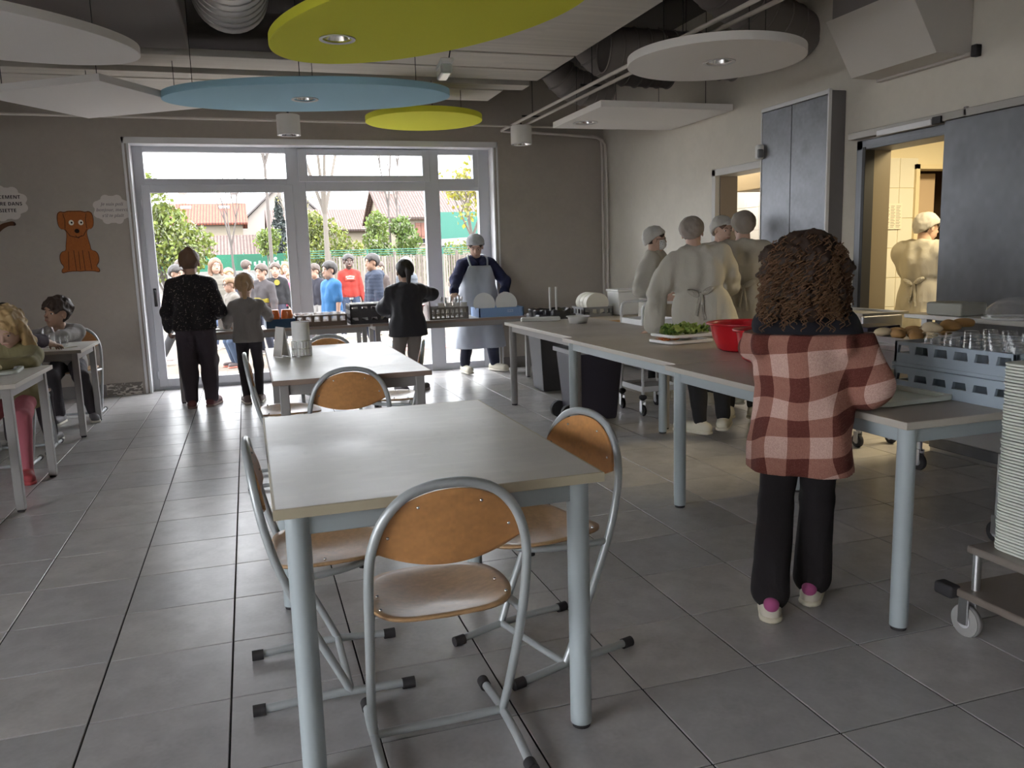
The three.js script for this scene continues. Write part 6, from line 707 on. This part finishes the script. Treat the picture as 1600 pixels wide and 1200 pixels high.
// ---------- the people indoors ----------
const coatMat = cloth(0.46, 0.435, 0.38), blackCloth = cloth(0.018, 0.017, 0.02), greyCloth = cloth(0.17, 0.155, 0.15), navyCloth = cloth(0.02, 0.025, 0.075);
const PI = Math.PI, netBrown = M(0.36, 0.31, 0.27, 0.9, { transmission: 0.25, thickness: 0 });
{ // tall child in a speckled dark hoodie
  const spk = canvasTex(256, 256, (c, w, h) => { c.fillStyle = '#1a1518'; c.fillRect(0, 0, w, h); const r = rng(12); for (let k = 0; k < 190; k++) { c.fillStyle = ['#8d8378', '#5e5650', '#b9aea2', '#4a3f44'][Math.floor(r() * 4)]; c.save(); c.translate(r() * w, r() * h); c.rotate(r() * 3); c.fillRect(-3, -1, 3 + r() * 6, 2 + r() * 2); c.restore(); } });
  person({ label: 'tall child seen from behind in a speckled dark hoodie at the glass door', at: [0.455, -5.0], yaw: PI, H: 1.52, head: 0.168, build: 1.12, handL: [0.205, 0.76, -5.2], handR: [0.60, 0.86, -5.2], curlL: 0.7, footL: [0.37, 0, -4.98], footR: [0.55, 0, -5.02], toeL: [0.1, 0, 1], toeR: [-0.35, 0, 1], skin: SK.tan, hair: { style: 'bun', mat: HA.brown, tie: M(0.45, 0.3, 0.32, 0.7), low: -0.22 },
    tops: [{ name: 'hoodie', mat: new THREE.MeshPhysicalMaterial({ map: withRepeat(spk, 3.4), roughness: 0.9 }), loose: 0.034, sleeveLoose: 0.022, hem: 0.035, hood: false, collar: true, wrinkle: 0.008 }], pants: { mat: cloth(0.055, 0.042, 0.052), loose: 0.026, len: 0.97, wrinkle: 0.008 }, shoes: { mat: M(0.16, 0.05, 0.05, 0.7), sole: M(0.3, 0.2, 0.16, 0.7) } });
  const g2 = person({ label: 'girl from behind in a grey hooded sweatshirt reaching over the low table', at: [0.935, -4.97], yaw: PI, H: 1.28, head: 0.19, build: 1.0, handL: [0.73, 0.735, -5.34], handR: [1.16, 0.80, -5.36], elbowL: [0.9, -0.1, -0.5], elbowR: [-0.9, -0.2, -0.4], palmL: [0, -1, 0], footL: [0.88, 0, -4.96], footR: [1.0, 0, -5.0], skin: SK.light, hair: { style: 'pony', mat: HA.light, amp: 0.02 },
    tops: [{ name: 'hooded_sweatshirt', mat: cloth(0.20, 0.18, 0.165), loose: 0.02, hem: 0.03, hood: true, wrinkle: 0.007 }], pants: { name: 'leggings', mat: cloth(0.03, 0.024, 0.03), loose: 0.005 }, shoes: { mat: M(0.2, 0.14, 0.13, 0.7) } });
  person({ label: 'girl from behind in a black padded jacket at the right window table', at: [2.50, -4.92], yaw: PI + 0.15, H: 1.36, head: 0.178, build: 1.08, handR: [2.66, 0.93, -5.2], handL: [2.36, 0.8, -5.2], elbowR: [-1, 0.1, -0.1], elbowL: [1, -0.3, -0.3], footL: [2.42, 0, -4.86], footR: [2.59, 0, -4.92], toeR: [-0.8, 0, 0.6], skin: SK.tan, hair: { style: 'pony', mat: HA.black },
    tops: [{ name: 'padded_jacket', longArms: false, mat: M(0.014, 0.013, 0.018, 0.6), loose: 0.045, sleeveLoose: 0.028, hem: 0.09, flare: 0.3, hood: true, wrinkle: 0.010 }], pants: { mat: cloth(0.22, 0.19, 0.17), loose: 0.014 }, shoes: { mat: M(0.12, 0.1, 0.1, 0.7), sole: M(0.35, 0.3, 0.28, 0.6) } });
}
{ // worker behind the window table
  const w = person({ label: 'worker in a navy hooded top, pale apron and cap sorting cutlery', at: [3.56, -6.03], yaw: 0, H: 1.63, head: 0.155, build: 1.15, headYaw: -0.25, headPitch: 0.42, handR: [3.16, 0.93, -5.62], handL: [3.84, 0.93, -5.84], elbowR: [-0.9, -0.1, -0.5], elbowL: [0.8, -0.2, -0.5], palmR: [0, -1, 0.2], curlR: 0.6, footL: [3.74, 0, -6.0], footR: [3.36, 0, -5.98], toeL: [0.45, 0, 1], toeR: [0.05, 0, 1], skin: SK.light, hair: { style: 'short', mat: HA.dark }, net: M(0.42, 0.43, 0.46, 0.85),
    tops: [{ name: 'hooded_top', mat: navyCloth, loose: 0.014, hem: 0.05, hood: true, sleeve: 0.88, cuff: true, wrinkle: 0.009 }], pants: { mat: cloth(0.018, 0.02, 0.04), loose: 0.02 }, shoes: { mat: M(0.62, 0.58, 0.47, 0.6), size: 1.08 }, apron: { mat: M(0.52, 0.56, 0.64, 0.45, { transmission: 0.25, thickness: 0 }), hem: 0.30, loose: 0.052 } });
}
const coat = (o = {}) => [{ name: 'white_coat', longArms: false, mat: coatMat, loose: 0.03, sleeveLoose: 0.024, hem: 0.2, flare: 0.6, collar: true, belt: true, folds: 0.014, wrinkle: 0.014, freq: 8, cell: 0.011, ...o }];
const cookPants = { mat: cloth(0.016, 0.016, 0.018), loose: 0.012, wrinkle: 0.006, rise: -0.02 }, cookShoes = { mat: M(0.66, 0.62, 0.50, 0.6), sole: M(0.7, 0.66, 0.55, 0.6), size: 1.05 };
person({ label: 'cook in a white coat wearing glasses and a face mask', at: [4.47, -3.28], yaw: 0.85, H: 1.58, head: 0.135, build: 1.1, headYaw: 0.25, handL: [4.60, 1.0, -2.98], handR: [4.42, 0.97, -2.98], skin: SK.light, hair: { style: 'short', mat: HA.dark }, net: true, cover: 'mask', glasses: true, tops: [{ name: 'undershirt', mat: blackCloth, loose: 0.006, sleeve: 0.8 }, ...coat({ sleeve: 0.25, cuff: true })], pants: cookPants, shoes: cookShoes });
person({ label: 'cook from behind in a white coat leaning a hand on the serving table', at: [4.11, -1.84], yaw: 2.62, H: 1.60, head: 0.132, build: 1.16, lean: [0.16, 0.04], headYaw: -0.1, headPitch: 0.1, handL: [3.80, 0.795, -2.02], elbowL: [0.6, 0.1, -0.8], palmL: [0, -1, 0], pointL: [0.9, -0.35, 0.3], curlL: 0.15, handR: [4.42, 1.0, -2.1], elbowR: [-1, -0.3, -0.5], footL: [4.04, 0, -1.76], footR: [4.22, 0, -1.74], toeL: [0.8, 0, 0.5], skin: SK.light, hair: { style: 'short', mat: HA.brown }, net: netBrown, tops: coat({ sleeve: 0.85, cuff: true }), pants: cookPants, shoes: cookShoes, bow: coatMat });
person({ label: 'cook from behind in a white coat beside the steel cupboard', at: [4.62, -2.13], yaw: 2.6, H: 1.64, head: 0.132, build: 1.14, headYaw: 0.15, handL: [4.55, 0.98, -2.48], handR: [4.9, 0.98, -2.35], elbowR: [-1, -0.3, -0.4], elbowL: [1, -0.3, -0.4], skin: SK.light, hair: { style: 'short', mat: HA.dark }, net: netBrown, tops: coat({ sleeve: 0.8 }), pants: cookPants, shoes: cookShoes, bow: coatMat });
person({ label: 'cook in a white coat half hidden behind the other cooks', at: [4.86, -2.82], yaw: -0.35, H: 1.64, head: 0.132, build: 1.05, headYaw: 0.5, headPitch: 0.1, handL: [4.92, 0.98, -2.55], handR: [4.7, 0.98, -2.58], skin: SK.light, hair: { style: 'short', mat: HA.brown }, net: true, tops: coat(), pants: cookPants, shoes: cookShoes });
person({ label: 'cook in a white coat working inside the warm lit kitchen', at: [6.23, -1.98], yaw: 1.8, H: 1.6, head: 0.135, build: 1.12, headYaw: -0.4, headPitch: 0.12, handR: [6.52, 0.96, -1.92], handL: [6.55, 0.98, -2.2], elbowR: [-0.8, -0.5, -0.6], skin: SK.light, hair: { style: 'short', mat: HA.dark }, net: true, tops: coat({ sleeve: -0.05, sleeveLoose: 0.034, cuff: true }), pants: cookPants, shoes: cookShoes, bow: coatMat });
{ // curly haired girl in a plaid overshirt
  const pl = canvasTex(256, 256, (c, w, h) => { const A = '#c9a79b', B_ = '#9a6a5c', D = '#5c2a22'; c.fillStyle = B_; c.fillRect(0, 0, w, h); c.fillStyle = A; c.fillRect(0, 0, w / 2, h / 2); c.fillStyle = D; c.fillRect(w / 2, h / 2, w / 2, h / 2); const r = rng(6); for (let k = 0; k < 9000; k++) { c.fillStyle = r() > 0.5 ? 'rgba(255,230,220,.05)' : 'rgba(30,8,5,.06)'; c.fillRect(r() * w, r() * h, 2, 5); } });
  const plaid = new THREE.MeshPhysicalMaterial({ map: withRepeat(pl, 1), roughness: 0.95, sheen: 0.3, sheenRoughness: 0.8 });
  person({ label: 'girl with long curly hair in a slipped down pink and brown plaid overshirt', at: [2.845, 0.935], yaw: 2.44, H: 1.40, head: 0.165, build: 0.98, handL: [3.11, 0.80, 0.50], handR: [3.13, 0.79, 0.90], elbowL: [1, -0.35, -0.5], elbowR: [-0.5, -1, -0.3], palmL: [0, -1, 0], palmR: [0, -1, 0], footL: [2.73, 0, 0.93], footR: [2.96, 0, 0.87], toeL: [0.15, 0, 1], toeR: [-0.1, 0, 1], headYaw: -0.1, headPitch: 0.1, skin: SK.light, cell: 0.009, hair: { style: 'curly', mat: M(0.035, 0.018, 0.011, 0.7), mat2: M(0.15, 0.075, 0.033, 0.6), amp: 0.05, freq: 11, drop: 0.95, stretch: 1 },  // curls: mid brown, brightened in the colour to imitate warm light on them
    tops: [{ name: 'black_top', mat: M(0.012, 0.012, 0.018, 0.9), loose: 0.012, sleeve: 0.5, hem: 0.04 }, { name: 'plaid_overshirt', mat: plaid, loose: 0.042, sleeveLoose: 0.03, sleeveFrom: 0.35, sleeve: 0.95, hem: 0.135, flare: 0.3, topCut: 0.222, longArms: false, wrinkle: 0.02, freq: 7, cell: 0.008, uv: (x, y, z) => { const q = 0.03 * noise3(x * 6, y * 6, z * 6), q2 = 0.03 * noise3(x * 6 + 9, y * 6, z * 6 + 4); return [(x + 0.35 * z + q) / 0.15 + 0.1, (y + q2 + 0.12 * x) / 0.15 + 0.35]; }, extra: (T, H) => [bone(T(0.1, 0.21, -0.055), T(-0.1, 0.205, -0.055), 0.026 * H, 0.026 * H), bone(T(0.1, 0.19, -0.055), T(0.135, 0.18, 0.02), 0.026 * H, 0.022 * H), bone(T(-0.1, 0.19, -0.055), T(-0.135, 0.18, 0.02), 0.026 * H, 0.022 * H)] }],
    pants: { name: 'flared_trousers', mat: cloth(0.014, 0.011, 0.013), loose: 0.012, flare: 0.026, len: 0.93 }, shoes: { mat: M(0.68, 0.62, 0.52, 0.6), sole: M(0.72, 0.66, 0.52, 0.6), heel: M(0.45, 0.09, 0.25, 0.7), size: 1.05 } });
}
{ // children at the left-hand tables
  person({ label: 'laughing dark haired boy leaning on the table below the dog drawing', at: [-0.66, -4.98], yaw: 0.05, H: 1.42, head: 0.185, pelvisY: 0.50, pelvisZ: 0, lean: [-0.02, 0.62], headYaw: -0.75, headPitch: -0.3, handL: [-0.72, 0.76, -4.36], handR: [-0.88, 0.76, -4.46], elbowL: [1, 0.25, -0.1], elbowR: [-1, 0, -0.3], palmL: [0, -1, 0], palmR: [0, -1, 0], footL: [-0.45, 0, -4.72], footR: [-0.72, 0, -4.7], skin: SK.tan, hair: { style: 'short', mat: HA.dark, thick: 0.09, amp: 0.05, freq: 8, fringe: 0.36 }, tops: [{ name: 'sweater', mat: cloth(0.22, 0.205, 0.195), loose: 0.02, hem: 0.03, wrinkle: 0.008 }], pants: { mat: cloth(0.04, 0.035, 0.04), loose: 0.015 }, shoes: { mat: M(0.2, 0.19, 0.2, 0.7) } });
  person({ label: 'child in dark clothes seated with an elbow raised at left', at: [-0.74, -3.44], yaw: PI, H: 1.36, head: 0.16, pelvisY: 0.50, lean: [0.05, 0.18], headYaw: 0.3, headPitch: 0.2, handR: [-0.52, 0.76, -3.98], elbowR: [-0.6, 1, -0.1], palmR: [0, -1, 0], handL: [-1.0, 0.76, -3.92], elbowL: [1, -0.3, -0.2], footL: [-0.86, 0, -3.72], footR: [-0.6, 0, -3.74], skin: SK.tan, hair: { style: 'short', mat: HA.black, thick: 0.07 }, tops: [{ name: 'dark_shirt', mat: cloth(0.035, 0.018, 0.03), loose: 0.02, sleeve: -0.1, hem: 0.05 }], pants: { mat: cloth(0.035, 0.025, 0.03), loose: 0.02 }, shoes: { mat: M(0.25, 0.24, 0.24, 0.7) } });
  person({ label: 'fair haired girl in an olive top bent over her tray at far left', at: [-0.60, -2.90], yaw: 0.0, H: 1.36, head: 0.19, pelvisY: 0.50, lean: [0.12, 0.30], headYaw: -0.2, headPitch: 0.45, handL: [-0.56, 0.775, -2.44], handR: [-0.84, 0.775, -2.42], elbowL: [1, -0.3, -0.2], elbowR: [-1, -0.3, -0.2], palmL: [0, -1, 0], palmR: [0, -1, 0], curlL: 0.7, footL: [-0.50, 0, -2.55], footR: [-0.74, 0, -2.52], toeL: [0.3, 0, 1], skin: SK.light, hair: { style: 'long', mat: HA.blond, len: 0.5, amp: 0.05, freq: 9, stretch: 0.25, thick: 0.07 }, tops: [{ name: 'olive_top', mat: cloth(0.24, 0.21, 0.11), loose: 0.02, hem: 0.04, wrinkle: 0.009 }], pants: { name: 'leggings', mat: cloth(0.42, 0.12, 0.15), loose: 0.006 }, shoes: { mat: M(0.35, 0.05, 0.06, 0.7), sole: M(0.4, 0.06, 0.07, 0.7) } });
}
// ---------- children in the playground ----------
{
  const KS = { light: M(0.33, 0.205, 0.15, 0.6), tan: M(0.25, 0.145, 0.095, 0.6), deep: M(0.06, 0.033, 0.024, 0.55) }, KH = { blond: M(0.25, 0.165, 0.07, 0.6), light: M(0.17, 0.1, 0.05, 0.6) };
  const kid = (label, x, z, H, yaw, o) => person({ label, at: [x, z, -0.07], yaw, H, head: 0.172, cell: 0.019, fine: 0.011, group: 'children in the playground', skin: KS.light, shoes: { mat: M(0.25, 0.22, 0.22, 0.7) }, pants: { mat: cloth(0.020, 0.023, 0.039), loose: 0.016 }, ...o });
  const top = (mat, e = {}) => [{ mat, loose: 0.02, hem: 0.04, wrinkle: 0.008, cell: 0.017, ...e }], sh = (mat) => ({ style: 'short', mat, thick: 0.07, amp: 0.03 });
  const run = (x, z, fx, fz) => ({ footL: [x + fx * 0.3, -0.07, z + fz * 0.3], footR: [x - fx * 0.35, 0.12, z - fz * 0.35] });
  kid('running dark haired boy in an open grey green jacket at the door edge', -0.08, -9.6, 1.46, 0.9, { lean: [0, 0.15], hair: sh(HA.black), tops: top(cloth(0.072, 0.072, 0.051)), ...run(-0.08, -9.6, -0.8, 0.4), pants: { mat: cloth(0.020, 0.020, 0.023), loose: 0.016 }, skin: KS.light });
  kid('smiling boy in a white collar behind the running boy', -0.12, -12, 1.55, 0.2, { hair: sh(HA.dark), tops: top(cloth(0.211, 0.211, 0.215)) });
  kid('long haired girl in a pale grey jacket beside the tall child', 0.46, -11.6, 1.56, 0.3, { hair: { style: 'long', mat: HA.brown, len: 0.45, amp: 0.04 }, tops: top(cloth(0.130, 0.120, 0.101), { quilt: true }), pants: { mat: cloth(0.045, 0.065, 0.117), loose: 0.012 } });
  kid('blond child facing the window beyond the boy with glasses', 0.65, -12.4, 1.38, 0.2, { hair: sh(KH.blond), tops: top(cloth(0.033, 0.036, 0.051)) });
  kid('fair boy with glasses and a light blue collar in profile', 0.74, -8.75, 1.27, -1.2, { hair: sh(KH.light), glasses: true, tops: top(cloth(0.136, 0.123, 0.107), { hood: false, collar: true }), pants: { mat: cloth(0.051, 0.077, 0.130), loose: 0.018 }, shoes: { mat: M(0.08, 0.06, 0.06, 0.7), sole: M(0.6, 0.2, 0.15, 0.7) } });
  kid('child in a light blue hooded jacket near the green screen', 0.96, -15.5, 1.53, 2.4, { hair: sh(HA.dark), tops: top(cloth(0.123, 0.179, 0.276), { hood: true }) });
  kid('dark haired boy in a grey jacket with a yellow band', 1.19, -10.2, 1.44, -0.6, { lean: [0.08, 0.12], hair: sh(HA.dark), tops: [...top(cloth(0.051, 0.045, 0.048), { name: 'jacket' }), { name: 'yellow_band', mat: cloth(0.243, 0.201, 0.020), loose: 0.026, sleeve: -2, hem: -0.06, topCut: 0.115, cell: 0.014, longArms: false, wrinkle: 0.003 }] });
  kid('boy in a black top with a round yellow emblem', 1.46, -12.0, 1.45, -0.1, { hair: sh(HA.dark), tops: top(cloth(0.007, 0.007, 0.009)), skin: KS.light, extraMark: 1 });
  kid('girl in a pale pink coat near the green screen', 1.78, -15, 1.47, -0.3, { hair: { style: 'long', mat: KH.light, len: 0.2 }, tops: top(cloth(0.228, 0.136, 0.169)) });
  kid('small child in a bright pink top by the mullion', 1.76, -12.8, 1.29, 0.4, { hair: sh(KH.light), tops: top(cloth(0.243, 0.042, 0.090)), pants: { mat: cloth(0.016, 0.020, 0.029), loose: 0.014 } });
  kid('black haired boy in a bright blue T-shirt in profile', 2.08, -8.4, 1.44, -1.15, { hair: sh(HA.black), tops: top(cloth(0.020, 0.098, 0.234), { sleeve: -0.25, sleeveLoose: 0.03, loose: 0.035, hem: 0.07 }), pants: { mat: cloth(0.098, 0.101, 0.110), loose: 0.02 } });
  kid('child in a dark sweater and pale trousers behind the blue T-shirt boy', 2.16, -11.2, 1.42, -0.9, { lean: [0, 0.2], hair: sh(HA.dark), tops: top(cloth(0.016, 0.016, 0.026)), pants: { mat: cloth(0.195, 0.188, 0.179), loose: 0.016 } });
  { const x = 2.80, z = -12.3; const p = kid('boy in a red sweater and blue jeans before the paling fence', x, z, 1.57, 0.05, { hair: sh(HA.black), skin: KS.deep, tops: [...top(cloth(0.201, 0.015, 0.009), { name: 'red_sweater' }), { name: 'white_shirt_tail', mat: cloth(0.228, 0.228, 0.228), loose: 0.012, sleeve: -2, hem: 0.07, topCut: 0.0, cell: 0.015, longArms: false }], pants: { mat: cloth(0.016, 0.026, 0.051), loose: 0.016 }, footL: [x + 0.18, -0.07, z], footR: [x - 0.16, -0.07, z] });
    const tx = canvasTex(128, 64, (c) => { c.fillStyle = '#c8392c'; c.fillRect(0, 0, 128, 64); c.fillStyle = '#f0dcd6'; for (let k = 0; k < 6; k++) c.fillRect(12 + k * 18, 8 + Math.abs(k - 2.5) * 3, 10, 14); for (let k = 0; k < 5; k++) c.fillRect(22 + k * 18, 36, 11, 12); }, false); p.add('chest_print', new THREE.PlaneGeometry(0.2, 0.1).translate(0, p.T(0, 0.2, 0)[1], 0.128), M(1, 1, 1, 0.9, { map: tx })); }
  kid('dark haired boy in a navy quilted jacket in profile', 2.86, -9.6, 1.54, -1.3, { hair: sh(HA.black), skin: KS.tan, tops: top(cloth(0.016, 0.023, 0.042), { quilt: true, loose: 0.032, sleeveLoose: 0.026, hood: true }) });
  kid('child in brown behind the navy quilted jacket', 3.42, -12.6, 1.42, -0.6, { hair: sh(HA.dark), tops: top(cloth(0.051, 0.039, 0.036)) });
  kid('girl in a grey knitted hood and silver quilted jacket', 3.44, -9.9, 1.47, -1.0, { hair: { style: 'long', mat: M(0.15, 0.14, 0.14, 0.9), len: 0.05, thick: 0.08 }, tops: top(cloth(0.065, 0.074, 0.087), { quilt: true, loose: 0.03, hood: true }) });
  { const p = scene.children.filter((c) => c.userData.label === 'boy in a black top with a round yellow emblem')[0]; part('emblem', new THREE.CylinderGeometry(0.05, 0.05, 0.004, 20).rotateX(PI / 2).translate(0.02, 1.10, 0.118), cloth(0.243, 0.211, 0.033), p); }
}
renderer.render(scene, camera);
